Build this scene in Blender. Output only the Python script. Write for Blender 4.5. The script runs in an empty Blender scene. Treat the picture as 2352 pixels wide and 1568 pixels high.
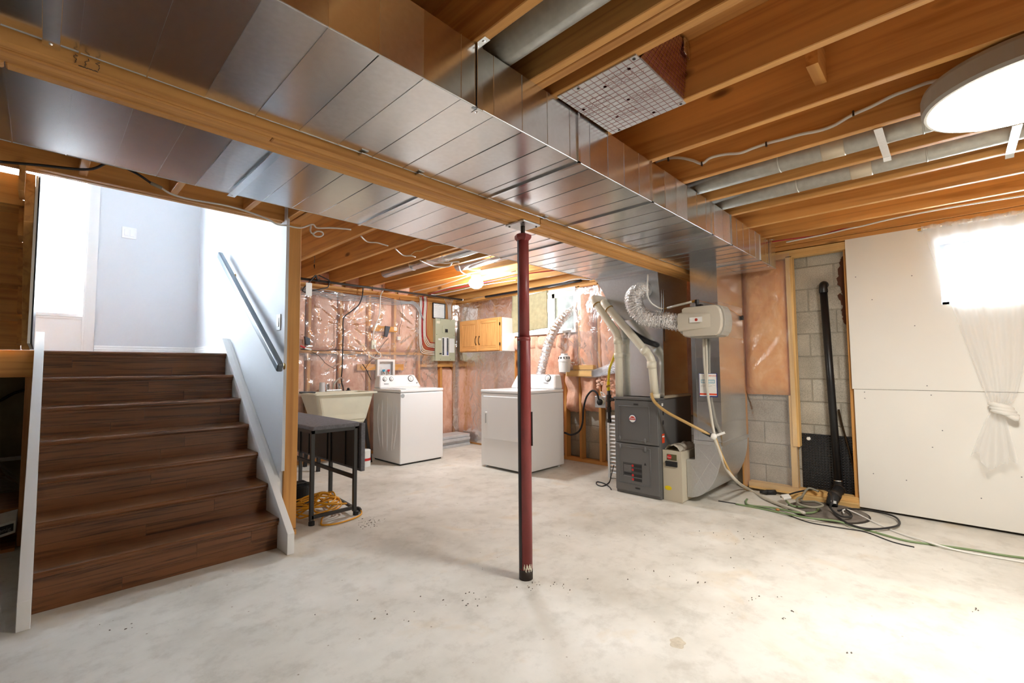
import bpy, bmesh, math, random
from mathutils import Vector, Matrix, noise
random.seed(7)
scn = bpy.context.scene
COL = scn.collection

# ------------------------------------------------------------------ camera
FPX = 1044.9; W, H = 2352, 1568
YAW, PIT, ROL = math.radians(44.067), math.radians(3.299), math.radians(-0.4314)
EYE = Vector((0, 0, 1.17))
_f = Vector((math.cos(YAW)*math.cos(PIT), math.sin(YAW)*math.cos(PIT), math.sin(PIT)))
_r = Vector((math.sin(YAW), -math.cos(YAW), 0)); _u = _r.cross(_f)
RT = math.cos(ROL)*_r + math.sin(ROL)*_u
UP = -math.sin(ROL)*_r + math.cos(ROL)*_u
cam = bpy.data.objects.new('camera', bpy.data.cameras.new('camera'))
cam.data.sensor_width = 36; cam.data.lens = FPX/W*36; cam.data.clip_start = .02
m = Matrix((RT, UP, -_f)).transposed().to_4x4(); m.translation = EYE
cam.matrix_world = m; COL.objects.link(cam); scn.camera = cam

# ------------------------------------------------------------------ world, exposure
wd = bpy.data.worlds.new('sky'); scn.world = wd; wd.use_nodes = True
bg = wd.node_tree.nodes['Background']
bg.inputs[0].default_value = (.78, .89, 1, 1); bg.inputs[1].default_value = 17.0
scn.view_settings.view_transform = 'Standard'; scn.view_settings.look = 'None'
scn.view_settings.exposure = 1.4; scn.view_settings.gamma = 1
try: scn.view_settings.use_curve_mapping = False
except Exception: pass
LAMP_E = 38.0      # ceiling disc
BULB_E = 150.0      # laundry globe

# ------------------------------------------------------------------ helpers
def at(px, py, ax, val):
    """the point of the plane <axis ax> = val that the photograph shows at (px, py)"""
    d = (px-W/2)/FPX*RT - (py-H/2)/FPX*UP + _f
    t = (val-EYE[ax])/d[ax]
    return EYE + t*d

def worldloc(o):
    v = Vector((0, 0, 0))
    while o is not None: v += o.location; o = o.parent
    return v

class B:
    def __init__(s): s.v = []; s.f = []
    def add(s, vs, fs):
        n = len(s.v); s.v += [Vector(v) for v in vs]; s.f += [tuple(i+n for i in f) for f in fs]; return s
    def box(s, x0, x1, y0, y1, z0, z1):
        return s.hexa([(x0,y0,z0),(x1,y0,z0),(x1,y1,z0),(x0,y1,z0),(x0,y0,z1),(x1,y0,z1),(x1,y1,z1),(x0,y1,z1)])
    def hexa(s, p):
        return s.add(p, [(0,3,2,1),(4,5,6,7),(0,1,5,4),(1,2,6,5),(2,3,7,6),(3,0,4,7)])
    def bar(s, a, b, w, h, up=(0,0,1)):
        """a rectangular bar from a to b, w across, h along up"""
        a = Vector(a); b = Vector(b); d = (b-a).normalized(); u = Vector(up)
        sx = d.cross(u)
        if sx.length < 1e-5: sx = d.cross(Vector((1,0,0)))
        sx.normalize(); u = sx.cross(d)
        q = [(-w/2,-h/2),(w/2,-h/2),(w/2,h/2),(-w/2,h/2)]
        return s.add([a+sx*i+u*j for i,j in q]+[b+sx*i+u*j for i,j in q],
                     [(0,1,2,3),(7,6,5,4),(0,4,5,1),(1,5,6,2),(2,6,7,3),(3,7,4,0)])
    def tube(s, pts, r, n=8, caps=True, closed=False):
        pts = [Vector(p) for p in pts]; k = len(pts); rs = r if isinstance(r, (list,tuple)) else [r]*k
        up = None; rings = []
        for i, p in enumerate(pts):
            if closed: d = pts[(i+1)%k]-pts[i-1]
            else: d = pts[min(i+1,k-1)]-pts[max(i-1,0)]
            if d.length < 1e-9: d = Vector((0,0,1))
            d.normalize()
            if up is None: up = d.orthogonal().normalized()
            up = (up-d*up.dot(d))
            if up.length < 1e-6: up = d.orthogonal()
            up.normalize(); sd = d.cross(up)
            rings.append([p+(up*math.cos(2*math.pi*j/n)+sd*math.sin(2*math.pi*j/n))*rs[i] for j in range(n)])
        vs = [v for rg in rings for v in rg]; fs = []
        for i in range(k if closed else k-1):
            for j in range(n):
                a = i*n+j; b = i*n+(j+1)%n; c = ((i+1)%k)*n
                fs.append((a, b, c+(j+1)%n, c+j))
        if caps and not closed:
            fs.append(tuple(reversed(range(n)))); fs.append(tuple(range((k-1)*n, k*n)))
        return s.add(vs, fs)
    def lathe(s, prof, o, ax=2, n=20, sx=1, sy=1):
        o = Vector(o); vs = []; fs = []; k = len(prof)
        e = [Vector((1,0,0)), Vector((0,1,0)), Vector((0,0,1))]
        A = e[ax]; U = e[(ax+1)%3]; V = e[(ax+2)%3]
        for r, h in prof:
            for j in range(n):
                t = 2*math.pi*j/n; vs.append(o+A*h+U*(r*sx*math.cos(t))+V*(r*sy*math.sin(t)))
        for i in range(k-1):
            for j in range(n):
                a = i*n+j; b = i*n+(j+1)%n; fs.append((a, b, b+n, a+n))
        if prof[0][0] > 1e-6: fs.append(tuple(reversed(range(n))))
        if prof[-1][0] > 1e-6: fs.append(tuple(range((k-1)*n, k*n)))
        return s.add(vs, fs)
    def prism(s, poly, ax, a, b):
        """2-D polygon extruded along axis ax from a to b (poly in the other two axes, in x,y,z order)"""
        def mk(p, t):
            q = list(p); q.insert(ax, t); return q
        n = len(poly)
        fs = [tuple(reversed(range(n))), tuple(range(n, 2*n))]+[(i, (i+1)%n, n+(i+1)%n, n+i) for i in range(n)]
        return s.add([mk(p, a) for p in poly]+[mk(p, b) for p in poly], fs)
    def grid(s, fn, nu, nv):
        vs = [fn(i/nu, j/nv) for j in range(nv+1) for i in range(nu+1)]
        fs = [(j*(nu+1)+i, j*(nu+1)+i+1, (j+1)*(nu+1)+i+1, (j+1)*(nu+1)+i) for j in range(nv) for i in range(nu)]
        return s.add(vs, fs)
    def ball(s, c, r, n=12, k=8, sz=1):
        return s.lathe([(r*math.sin(math.pi*i/k)+1e-7*(i in (0,k)), -r*sz*math.cos(math.pi*i/k)) for i in range(k+1)], c, 2, n)
    def build(s, name, mat, parent=None, bevel=0, smooth=False, seg=2, solid=0, tri=False):
        off = worldloc(parent) if parent else Vector((0,0,0))
        me = bpy.data.meshes.new(name)
        me.from_pydata([tuple(v-off) for v in s.v], [], s.f)
        bm = bmesh.new(); bm.from_mesh(me)
        bmesh.ops.recalc_face_normals(bm, faces=bm.faces)
        bm.to_mesh(me); bm.free()
        if isinstance(mat, str): mat = M[mat]
        if mat: me.materials.append(mat)
        if smooth:
            for p in me.polygons: p.use_smooth = True
        o = bpy.data.objects.new(name, me); COL.objects.link(o)
        if parent: o.parent = parent
        if bevel:
            md = o.modifiers.new('bevel', 'BEVEL'); md.width = bevel; md.segments = seg; md.limit_method = 'ANGLE'; md.angle_limit = math.radians(40)
        if solid:
            md = o.modifiers.new('solid', 'SOLIDIFY'); md.thickness = solid; md.offset = 0
        return o

def thing(name, label, cat, loc=(0,0,0), group=None):
    o = bpy.data.objects.new(name, None); o.empty_display_size = .1; COL.objects.link(o)
    o.location = loc; o['label'] = label; o['category'] = cat
    if group: o['group'] = group
    return o
def tag(o, label, cat, group=None):
    o['label'] = label; o['category'] = cat
    if group: o['group'] = group
    return o
def struct(o, label=None, cat=None):
    o['kind'] = 'structure'
    if label: o['label'] = label
    if cat: o['category'] = cat
    return o
def dup(o, dloc=(0,0,0), parent=None, deep=True):
    c = o.copy(); COL.objects.link(c)
    c.parent = parent if parent else o.parent
    c.location = o.location+Vector(dloc) if parent is None or parent is o.parent else o.location
    if deep:
        for ch in list(o.children):
            if ch is not c: dup(ch, (0,0,0), c)
    return c
def smooth_path(pts, n=6):
    """Catmull-Rom through pts"""
    P = [Vector(p) for p in pts]; out = []
    P = [P[0]*2-P[1]]+P+[P[-1]*2-P[-2]]
    for i in range(1, len(P)-2):
        for k in range(n):
            t = k/n; a, b, c, d = P[i-1:i+3]
            out.append(.5*((2*b)+(c-a)*t+(2*a-5*b+4*c-d)*t*t+(3*b-a-3*c+d)*t**3))
    out.append(P[-2]); return out
def cable(name, pts, r, mat, parent=None, n=6, k=6):
    return B().tube(smooth_path(pts, k), r, n).build(name, mat, parent, smooth=True)
def text_mesh(name, body, size, mat, parent, origin, xdir, ydir, lift=.0005, align='CENTER', depth=.0004):
    cu = bpy.data.curves.new(name, 'FONT'); cu.body = body; cu.size = size; cu.align_x = align; cu.align_y = 'CENTER'; cu.extrude = depth
    cu.resolution_u = 3
    t = bpy.data.objects.new(name+'_curve', cu); COL.objects.link(t)
    dg = bpy.context.evaluated_depsgraph_get()
    me = bpy.data.meshes.new_from_object(t.evaluated_get(dg)); bpy.data.objects.remove(t)
    X = Vector(xdir).normalized(); Y = Vector(ydir).normalized(); Z = X.cross(Y)
    off = worldloc(parent) if parent else Vector((0,0,0))
    for v in me.vertices:
        c = v.co.copy(); v.co = Vector(origin)+X*c.x+Y*c.y+Z*(c.z+lift)-off
    me.materials.clear(); me.materials.append(M[mat])
    o = bpy.data.objects.new(name, me); COL.objects.link(o); o.parent = parent
    return o

def scribble(name, mat, parent, origin, xdir, ydir, width, height, seed=1, r=.0006, lines=1):
    """writing the photograph shows but does not let one read: pen strokes without letters"""
    rn = random.Random(seed); X = Vector(xdir).normalized(); Y = Vector(ydir).normalized(); b = B()
    for l in range(lines):
        n = max(8, int(width/height*3)); w = width*(1 if l == 0 else .8)
        b.tube([Vector(origin)+X*(-width/2+w*k/n)+Y*(height*(rn.random()-.5)-l*height*1.7) for k in range(n+1)], r, 4)
    return b.build(name, mat, parent)
# ------------------------------------------------------------------ materials
M = {}
def srgb(r, g, b):
    f = lambda c: (c/255/12.92 if c/255 <= .04045 else ((c/255+.055)/1.055)**2.4)
    return (f(r), f(g), f(b), 1)
def newmat(name):
    mt = bpy.data.materials.new(name); mt.use_nodes = True; M[name] = mt
    nt = mt.node_tree; return mt, nt, nt.nodes['Principled BSDF']
def N(nt, t, **kw):
    n = nt.nodes.new(t)
    for k, v in kw.items():
        if k in n.inputs: n.inputs[k].default_value = v
        else: setattr(n, k, v)
    return n
def ramp(nt, stops):
    r = nt.nodes.new('ShaderNodeValToRGB'); e = r.color_ramp.elements
    e[0].position, e[0].color = stops[0]; e[1].position, e[1].color = stops[-1]
    for p, c in stops[1:-1]:
        x = e.new(p); x.color = c
    return r
def coords(nt, scale=(1,1,1), rnd=True):
    tc = N(nt, 'ShaderNodeTexCoord'); mp = N(nt, 'ShaderNodeMapping'); mp.inputs['Scale'].default_value = scale
    if rnd:
        oi = N(nt, 'ShaderNodeObjectInfo'); ml = N(nt, 'ShaderNodeVectorMath', operation='SCALE'); ml.inputs['Scale'].default_value = 1.0
        cb = N(nt, 'ShaderNodeCombineXYZ'); mu = N(nt, 'ShaderNodeMath', operation='MULTIPLY'); mu.inputs[1].default_value = 37.0
        nt.links.new(oi.outputs['Random'], mu.inputs[0])
        for i in range(3): nt.links.new(mu.outputs[0], cb.inputs[i])
        ad = N(nt, 'ShaderNodeVectorMath', operation='ADD')
        nt.links.new(tc.outputs['Object'], ad.inputs[0]); nt.links.new(cb.outputs[0], ad.inputs[1]); nt.links.new(ad.outputs[0], mp.inputs['Vector'])
    else: nt.links.new(tc.outputs['Object'], mp.inputs['Vector'])
    return mp.outputs['Vector']
def bump(nt, bs, height, strength=.2, dist=.01):
    b = N(nt, 'ShaderNodeBump'); b.inputs['Strength'].default_value = strength; b.inputs['Distance'].default_value = dist
    nt.links.new(height, b.inputs['Height']); nt.links.new(b.outputs[0], bs.inputs['Normal'])
def plain(name, col, rough=.5, metal=0, spec=.5, var=0, vscale=6, bmp=0, bscale=60, coat=0):
    mt, nt, bs = newmat(name)
    bs.inputs['Base Color'].default_value = col; bs.inputs['Roughness'].default_value = rough; bs.inputs['Metallic'].default_value = metal
    bs.inputs['Specular IOR Level'].default_value = spec; bs.inputs['Coat Weight'].default_value = coat
    if var:
        v = coords(nt); nz = N(nt, 'ShaderNodeTexNoise', Scale=vscale, Detail=4.0); nt.links.new(v, nz.inputs['Vector'])
        r = ramp(nt, [(.3, tuple(c*(1-var) for c in col[:3])+(1,)), (.7, tuple(min(1, c*(1+var*.6)) for c in col[:3])+(1,))])
        nt.links.new(nz.outputs['Fac'], r.inputs[0]); nt.links.new(r.outputs[0], bs.inputs['Base Color'])
    if bmp:
        v = coords(nt); nz = N(nt, 'ShaderNodeTexNoise', Scale=bscale, Detail=3.0); nt.links.new(v, nz.inputs['Vector'])
        bump(nt, bs, nz.outputs['Fac'], bmp, .004)
    return mt
def wood(name, light, dark, knot, ax, rough=.55, knots=.07, sc=22, gl=.9, spec=.3):
    mt, nt, bs = newmat(name)
    s = [sc]*3; s[ax] = gl
    v = coords(nt, tuple(s))
    nz = N(nt, 'ShaderNodeTexNoise', Scale=1.0, Detail=5.0, Distortion=.8); nt.links.new(v, nz.inputs['Vector'])
    r = ramp(nt, [(.30, dark), (.52, light), (.75, tuple(min(1, c*1.12) for c in light[:3])+(1,))]); nt.links.new(nz.outputs['Fac'], r.inputs[0])
    # broad tone drift along a board
    v2 = coords(nt, (1.5,1.5,1.5)); n2 = N(nt, 'ShaderNodeTexNoise', Scale=1.0, Detail=2.0); nt.links.new(v2, n2.inputs['Vector'])
    mx = N(nt, 'ShaderNodeMixRGB', blend_type='MULTIPLY'); mx.inputs[0].default_value = .6
    r2 = ramp(nt, [(.3, (.8,.77,.72,1)), (.7, (1.1,1.08,1.05,1))]); nt.links.new(n2.outputs['Fac'], r2.inputs[0])
    nt.links.new(r.outputs[0], mx.inputs[1]); nt.links.new(r2.outputs[0], mx.inputs[2])
    out = mx.outputs[0]
    if knots:
        ks = [9]*3; ks[ax] = 3.4
        v3 = coords(nt, tuple(ks)); vo = N(nt, 'ShaderNodeTexVoronoi', Scale=.55, Randomness=1.0); nt.links.new(v3, vo.inputs['Vector'])
        kr = ramp(nt, [(0, (1,1,1,1)), (knots, (.75,.75,.75,1)), (knots*1.9, (0,0,0,1))]); nt.links.new(vo.outputs['Distance'], kr.inputs[0])
        # drop most cells so that knots stay sparse
        sep = N(nt, 'ShaderNodeSeparateColor'); nt.links.new(vo.outputs['Color'], sep.inputs[0])
        gt = N(nt, 'ShaderNodeMath', operation='GREATER_THAN'); gt.inputs[1].default_value = .3; nt.links.new(sep.outputs[0], gt.inputs[0])
        mm = N(nt, 'ShaderNodeMath', operation='MULTIPLY'); nt.links.new(kr.outputs[0], mm.inputs[0]); nt.links.new(gt.outputs[0], mm.inputs[1])
        m2 = N(nt, 'ShaderNodeMixRGB'); m2.inputs[2].default_value = knot
        nt.links.new(mm.outputs[0], m2.inputs[0]); nt.links.new(out, m2.inputs[1]); out = m2.outputs[0]
    nt.links.new(out, bs.inputs['Base Color']); bs.inputs['Roughness'].default_value = rough; bs.inputs['Specular IOR Level'].default_value = spec
    bump(nt, bs, nz.outputs['Fac'], .15, .003)
    return mt
PL, PD, PK = srgb(218,162,94), srgb(186,128,68), srgb(84,44,20)
for a, n in ((0,'x'),(1,'y'),(2,'z')):
    wood('pine_'+n, PL, PD, PK, a)
    wood('pale_pine_'+n, srgb(236,198,134), srgb(214,168,104), srgb(150,92,44), a, knots=.05)
    wood('brown_pine_'+n, srgb(196,140,86), srgb(158,104,58), srgb(84,46,24), a)
wood('stair_oak', srgb(122,78,45), srgb(66,39,20), (.02,.01,.005,1), 0, rough=.32, knots=0, sc=60, gl=2.2, spec=.5)
wood('cabinet_oak_y', srgb(218,164,100), srgb(190,132,72), PK, 1, rough=.35, knots=0, sc=70, gl=3)
wood('cabinet_oak_z', srgb(218,164,100), srgb(190,132,72), PK, 2, rough=.35, knots=0, sc=70, gl=3)
wood('plywood', srgb(190,138,84), srgb(160,108,60), PK, 2, knots=0, sc=14, gl=2)

def galv(name, base=.74, r0=.2, r1=.3):
    mt, nt, bs = newmat(name); bs.inputs['Metallic'].default_value = 1
    v = coords(nt, (1,1,1)); vo = N(nt, 'ShaderNodeTexNoise', Scale=55.0, Detail=3.0); nt.links.new(v, vo.inputs['Vector'])
    r = ramp(nt, [(.3, (base*.90,base*.925,base*.95,1)), (.7, (base*.97,base,base*1.03,1))]); nt.links.new(vo.outputs['Fac'], r.inputs[0]); nt.links.new(r.outputs[0], bs.inputs['Base Color'])
    oi = N(nt, 'ShaderNodeObjectInfo'); mr = N(nt, 'ShaderNodeMapRange'); mr.inputs[3].default_value = r0; mr.inputs[4].default_value = r1
    nt.links.new(oi.outputs['Random'], mr.inputs[0]); nt.links.new(mr.outputs[0], bs.inputs['Roughness'])
    return mt
galv('galvanized', .84, .18, .30)
galv('galvanized_dull', .70, .36, .46)
galv('galvanized_bright', .84, .16, .26)
# crinkled foil
mt, nt, bs = newmat('foil'); bs.inputs['Metallic'].default_value = 1; bs.inputs['Base Color'].default_value = (.86,.86,.87,1); bs.inputs['Roughness'].default_value = .2
v = coords(nt); nz = N(nt, 'ShaderNodeTexNoise', Scale=55.0, Detail=3.0); nt.links.new(v, nz.inputs['Vector']); bump(nt, bs, nz.outputs['Fac'], .9, .02)

# concrete floor
mt, nt, bs = newmat('concrete_floor')
v = coords(nt, rnd=False)
n1 = N(nt, 'ShaderNodeTexNoise', Scale=1.3, Detail=6.0, Roughness=.6); nt.links.new(v, n1.inputs['Vector'])
r1 = ramp(nt, [(.30, srgb(190,186,175)), (.5, srgb(214,211,202)), (.68, srgb(229,227,220))]); nt.links.new(n1.outputs['Fac'], r1.inputs[0])
n2 = N(nt, 'ShaderNodeTexNoise', Scale=7.0, Detail=7.0, Roughness=.7); nt.links.new(v, n2.inputs['Vector'])
r2 = ramp(nt, [(.34, (.72,.70,.67,1)), (.5, (1,1,1,1)), (.7, (1.04,1.03,1.02,1))]); nt.links.new(n2.outputs['Fac'], r2.inputs[0])
mx = N(nt, 'ShaderNodeMixRGB', blend_type='MULTIPLY'); mx.inputs[0].default_value = .55; nt.links.new(r1.outputs[0], mx.inputs[1]); nt.links.new(r2.outputs[0], mx.inputs[2])
n3 = N(nt, 'ShaderNodeTexNoise', Scale=2.6, Detail=4.0, Roughness=.55, Distortion=.7); nt.links.new(v, n3.inputs['Vector'])
r3 = ramp(nt, [(.60, (0,0,0,1)), (.72, (.35,.35,.35,1))]); nt.links.new(n3.outputs['Fac'], r3.inputs[0])
m2 = N(nt, 'ShaderNodeMixRGB'); m2.inputs[2].default_value = srgb(206,184,146); nt.links.new(r3.outputs[0], m2.inputs[0]); nt.links.new(mx.outputs[0], m2.inputs[1])
vo = N(nt, 'ShaderNodeTexVoronoi', Scale=9.0); nt.links.new(v, vo.inputs['Vector'])
r4 = ramp(nt, [(.02, (1,1,1,1)), (.05, (0,0,0,1))]); nt.links.new(vo.outputs['Distance'], r4.inputs[0])
m3 = N(nt, 'ShaderNodeMixRGB'); m3.inputs[2].default_value = srgb(150,136,120); nt.links.new(r4.outputs[0], m3.inputs[0]); nt.links.new(m2.outputs[0], m3.inputs[1])
nt.links.new(m3.outputs[0], bs.inputs['Base Color']); bs.inputs['Roughness'].default_value = .62; bs.inputs['Specular IOR Level'].default_value = .35
bump(nt, bs, n2.outputs['Fac'], .12, .01)

# concrete block
mt, nt, bs = newmat('block')
v = coords(nt); n1 = N(nt, 'ShaderNodeTexNoise', Scale=4.0, Detail=3.0); n2 = N(nt, 'ShaderNodeTexNoise', Scale=150.0, Detail=4.0)
nt.links.new(v, n1.inputs['Vector']); nt.links.new(v, n2.inputs['Vector'])
r1 = ramp(nt, [(.3, srgb(176,170,156)), (.7, srgb(206,200,186))]); nt.links.new(n1.outputs['Fac'], r1.inputs[0])
r2 = ramp(nt, [(.36, (.6,.6,.58,1)), (.55, (1,1,1,1))]); nt.links.new(n2.outputs['Fac'], r2.inputs[0])
mx = N(nt, 'ShaderNodeMixRGB', blend_type='MULTIPLY'); mx.inputs[0].default_value = .7; nt.links.new(r1.outputs[0], mx.inputs[1]); nt.links.new(r2.outputs[0], mx.inputs[2])
nt.links.new(mx.outputs[0], bs.inputs['Base Color']); bs.inputs['Roughness'].default_value = .9; bump(nt, bs, n2.outputs['Fac'], .6, .004)
plain('mortar', srgb(172,166,152), .95, var=.15, vscale=30, bmp=.5, bscale=90)

def batt(name, c0, c1, c2):
    mt, nt, bs = newmat(name)
    v = coords(nt, (1,1,.7)); n1 = N(nt, 'ShaderNodeTexNoise', Scale=5.0, Detail=6.0, Roughness=.65, Distortion=.5); nt.links.new(v, n1.inputs['Vector'])
    r1 = ramp(nt, [(.28, c0), (.5, c1), (.72, c2)]); nt.links.new(n1.outputs['Fac'], r1.inputs[0]); nt.links.new(r1.outputs[0], bs.inputs['Base Color'])
    bs.inputs['Roughness'].default_value = 1; bs.inputs['Specular IOR Level'].default_value = .05
    n2 = N(nt, 'ShaderNodeTexNoise', Scale=16.0, Detail=5.0); nt.links.new(v, n2.inputs['Vector']); bump(nt, bs, n2.outputs['Fac'], .8, .02)
batt('pink_batt', srgb(208,148,122), srgb(234,186,160), srgb(246,212,194))
batt('orange_batt', srgb(224,146,80), srgb(240,174,108), srgb(250,204,150))
# clear polyethylene sheet
mt = bpy.data.materials.new('poly_film'); M['poly_film'] = mt; mt.use_nodes = True; nt = mt.node_tree; nt.nodes.clear()
out = N(nt, 'ShaderNodeOutputMaterial'); tr = N(nt, 'ShaderNodeBsdfTransparent'); tr.inputs[0].default_value = (.97,.97,.98,1)
gl = N(nt, 'ShaderNodeBsdfGlossy'); gl.inputs['Roughness'].default_value = .18; gl.inputs[0].default_value = (1,1,1,1)
df = N(nt, 'ShaderNodeBsdfDiffuse'); df.inputs[0].default_value = (.9,.9,.92,1)
lw = N(nt, 'ShaderNodeFresnel'); lw.inputs['IOR'].default_value = 1.6
ma = N(nt, 'ShaderNodeMath', operation='MULTIPLY_ADD'); ma.inputs[1].default_value = .75; ma.inputs[2].default_value = .0; ma.use_clamp = True
nt.links.new(lw.outputs[0], ma.inputs[0])
s1 = N(nt, 'ShaderNodeMixShader'); s1.inputs[0].default_value = .12; nt.links.new(tr.outputs[0], s1.inputs[1]); nt.links.new(df.outputs[0], s1.inputs[2])
s2 = N(nt, 'ShaderNodeMixShader'); nt.links.new(ma.outputs[0], s2.inputs[0]); nt.links.new(s1.outputs[0], s2.inputs[1]); nt.links.new(gl.outputs[0], s2.inputs[2])
v = coords(nt, rnd=False); nz = N(nt, 'ShaderNodeTexNoise', Scale=5.0, Detail=3.0, Distortion=1.5); nt.links.new(v, nz.inputs['Vector'])
bp = N(nt, 'ShaderNodeBump'); bp.inputs['Strength'].default_value = .22; bp.inputs['Distance'].default_value = .06
nt.links.new(nz.outputs['Fac'], bp.inputs['Height']); nt.links.new(bp.outputs[0], gl.inputs['Normal']); nt.links.new(bp.outputs[0], lw.inputs['Normal'])
nt.links.new(s2.outputs[0], out.inputs[0])
# sheer curtain
mt = bpy.data.materials.new('sheer'); M['sheer'] = mt; mt.use_nodes = True; nt = mt.node_tree; nt.nodes.clear()
out = N(nt, 'ShaderNodeOutputMaterial'); tr = N(nt, 'ShaderNodeBsdfTransparent'); df = N(nt, 'ShaderNodeBsdfDiffuse'); tl = N(nt, 'ShaderNodeBsdfTranslucent')
df.inputs[0].default_value = (.97,.965,.95,1); tl.inputs[0].default_value = (.92,.92,.92,1)
s1 = N(nt, 'ShaderNodeMixShader'); s1.inputs[0].default_value = .3; nt.links.new(df.outputs[0], s1.inputs[1]); nt.links.new(tl.outputs[0], s1.inputs[2])
s2 = N(nt, 'ShaderNodeMixShader'); s2.inputs[0].default_value = .33; nt.links.new(tr.outputs[0], s2.inputs[1]); nt.links.new(s1.outputs[0], s2.inputs[2]); nt.links.new(s2.outputs[0], out.inputs[0])
# window glass: thin, lets light through
mt = bpy.data.materials.new('glass'); M['glass'] = mt; mt.use_nodes = True; nt = mt.node_tree; nt.nodes.clear()
out = N(nt, 'ShaderNodeOutputMaterial'); tr = N(nt, 'ShaderNodeBsdfTransparent'); gl = N(nt, 'ShaderNodeBsdfGlossy'); gl.inputs['Roughness'].default_value = .02
s1 = N(nt, 'ShaderNodeMixShader'); s1.inputs[0].default_value = .06; nt.links.new(tr.outputs[0], s1.inputs[1]); nt.links.new(gl.outputs[0], s1.inputs[2]); nt.links.new(s1.outputs[0], out.inputs[0])
def emit(name, col, st):
    mt, nt, bs = newmat(name); bs.inputs['Base Color'].default_value = (.8,.8,.8,1); bs.inputs['Emission Color'].default_value = col; bs.inputs['Emission Strength'].default_value = st
emit('lamp_glow', (1,.955,.88,1), LAMP_E); emit('bulb_glow', (.86,.94,1,1), BULB_E)
plain('foil_board', srgb(205,205,208), .42, metal=.55); plain('foil_mirror', srgb(215,200,200), .22, metal=1.0); plain('patch', srgb(196,186,166), .9, var=.15, vscale=60, bmp=.6); plain('mat_black', srgb(40,40,42), .3)
plain('white_paint', srgb(238,238,236), .5)
plain('white_gloss', srgb(244,244,244), .22, coat=.3)
plain('wall_paint', srgb(218,221,225), .6)
plain('drywall', srgb(240,238,232), .8, var=.02, vscale=2)
plain('red_paint', srgb(140,58,56), .38, var=.12, vscale=14, bmp=.15)
plain('black_metal', srgb(34,30,30), .45)
plain('dark_metal', srgb(70,70,70), .4, metal=.6)
plain('black_plastic', srgb(26,26,28), .4)
plain('black_rubber', srgb(30,30,32), .6)
plain('grey_plastic', srgb(120,120,122), .5)
plain('white_plastic', srgb(240,240,238), .35)
plain('cream_plastic', srgb(232,228,206), .4, var=.05)
plain('pvc', srgb(236,230,212), .35)
plain('furnace_grey', srgb(112,112,112), .42, metal=.25)
plain('furnace_dark', srgb(70,70,70), .45)
plain('beige_metal', srgb(204,196,176), .45)
plain('humid_beige', srgb(206,198,182), .5)
plain('humid_grey', srgb(168,164,154), .5)
plain('red_print', srgb(206,44,44), .5); plain('orange_tag', srgb(226,74,34), .6)
plain('blue_print', srgb(40,60,130), .5); plain('yellow_print', srgb(240,214,10), .5)
plain('ink', srgb(40,40,42), .6); plain('pale_ink', srgb(150,150,150), .6); plain('paper', srgb(244,244,240), .8)
plain('cyan_print', srgb(70,160,190), .6); plain('red_ink', srgb(150,70,70), .6)
plain('yellow_cord', srgb(226,158,22), .4); plain('yellow_pipe', srgb(232,206,50), .4)
plain('white_wire', srgb(232,230,224), .45); plain('red_wire', srgb(176,24,48), .45); plain('grey_wire', srgb(150,146,130), .5); plain('green_wire', srgb(130,152,108), .5); plain('dusty_metal', srgb(196,194,184), .5, metal=.5, var=.12, vscale=30)
plain('black_wire', srgb(36,34,36), .5); plain('tan_tube', srgb(196,160,100), .35); plain('clear_tube', srgb(206,200,186), .25)
plain('brass', srgb(190,150,80), .3, metal=1); plain('bronze', srgb(70,54,36), .4, metal=.8); plain('chrome', (.8,.8,.82,1), .12, metal=1); plain('iron', srgb(62,54,48), .6, metal=.4)
plain('panel_green', srgb(190,192,164), .5); plain('rail_grey', srgb(98,112,124), .35)
plain('foam_dark', srgb(116,116,122), .8, var=.25, vscale=60, bmp=.8, bscale=120); plain('khaki_cloth', srgb(176,164,128), .9, var=.12, vscale=20, bmp=.5, bscale=150)
plain('marble', srgb(206,208,210), .3, var=.12, vscale=9); plain('old_board', srgb(150,134,100), .8, var=.2, vscale=5)
plain('modem', srgb(70,74,82), .5); plain('tape', srgb(205,190,165), .35, metal=.3); plain('mottled_board', srgb(176,182,184), .7, var=.25, vscale=12)
plain('dark_void', srgb(40,34,30), .9); plain('grey_stone', srgb(120,112,104), .9, var=.25, vscale=25); plain('frosted_cup', srgb(210,214,218), .3); plain('label_olive', srgb(96,92,58), .6)
plain('grey_pvc', srgb(170,174,176), .35); plain('wet_wood', srgb(92,58,40), .9, var=.3)
# ------------------------------------------------------------------ the setting
ZJ, ZT = 2.26, 2.495           # joist bottom, joist top
XR, YB = 4.69, 5.82            # stud faces of the right and back walls
fl = struct(B().box(-3.2, 5.1, -3.2, 6.25, -.1, 0).build('floor', 'concrete_floor'), 'pale worn concrete basement floor with stains', 'floor')

b = B(); p = at(1556, 1476, 2, 0)
rr = lambda t: .036+.006*math.sin(2*t+1)+.004*math.sin(5*t)
b.add([(p.x, p.y, .002)]+[(p.x+rr(k*math.pi/16)*math.cos(k*math.pi/16), p.y+rr(k*math.pi/16)*math.sin(k*math.pi/16), .0003) for k in range(32)], [(0, k+1, (k+1) % 32+1) for k in range(32)])
b.build('mortar_patch', 'patch', fl)
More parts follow.
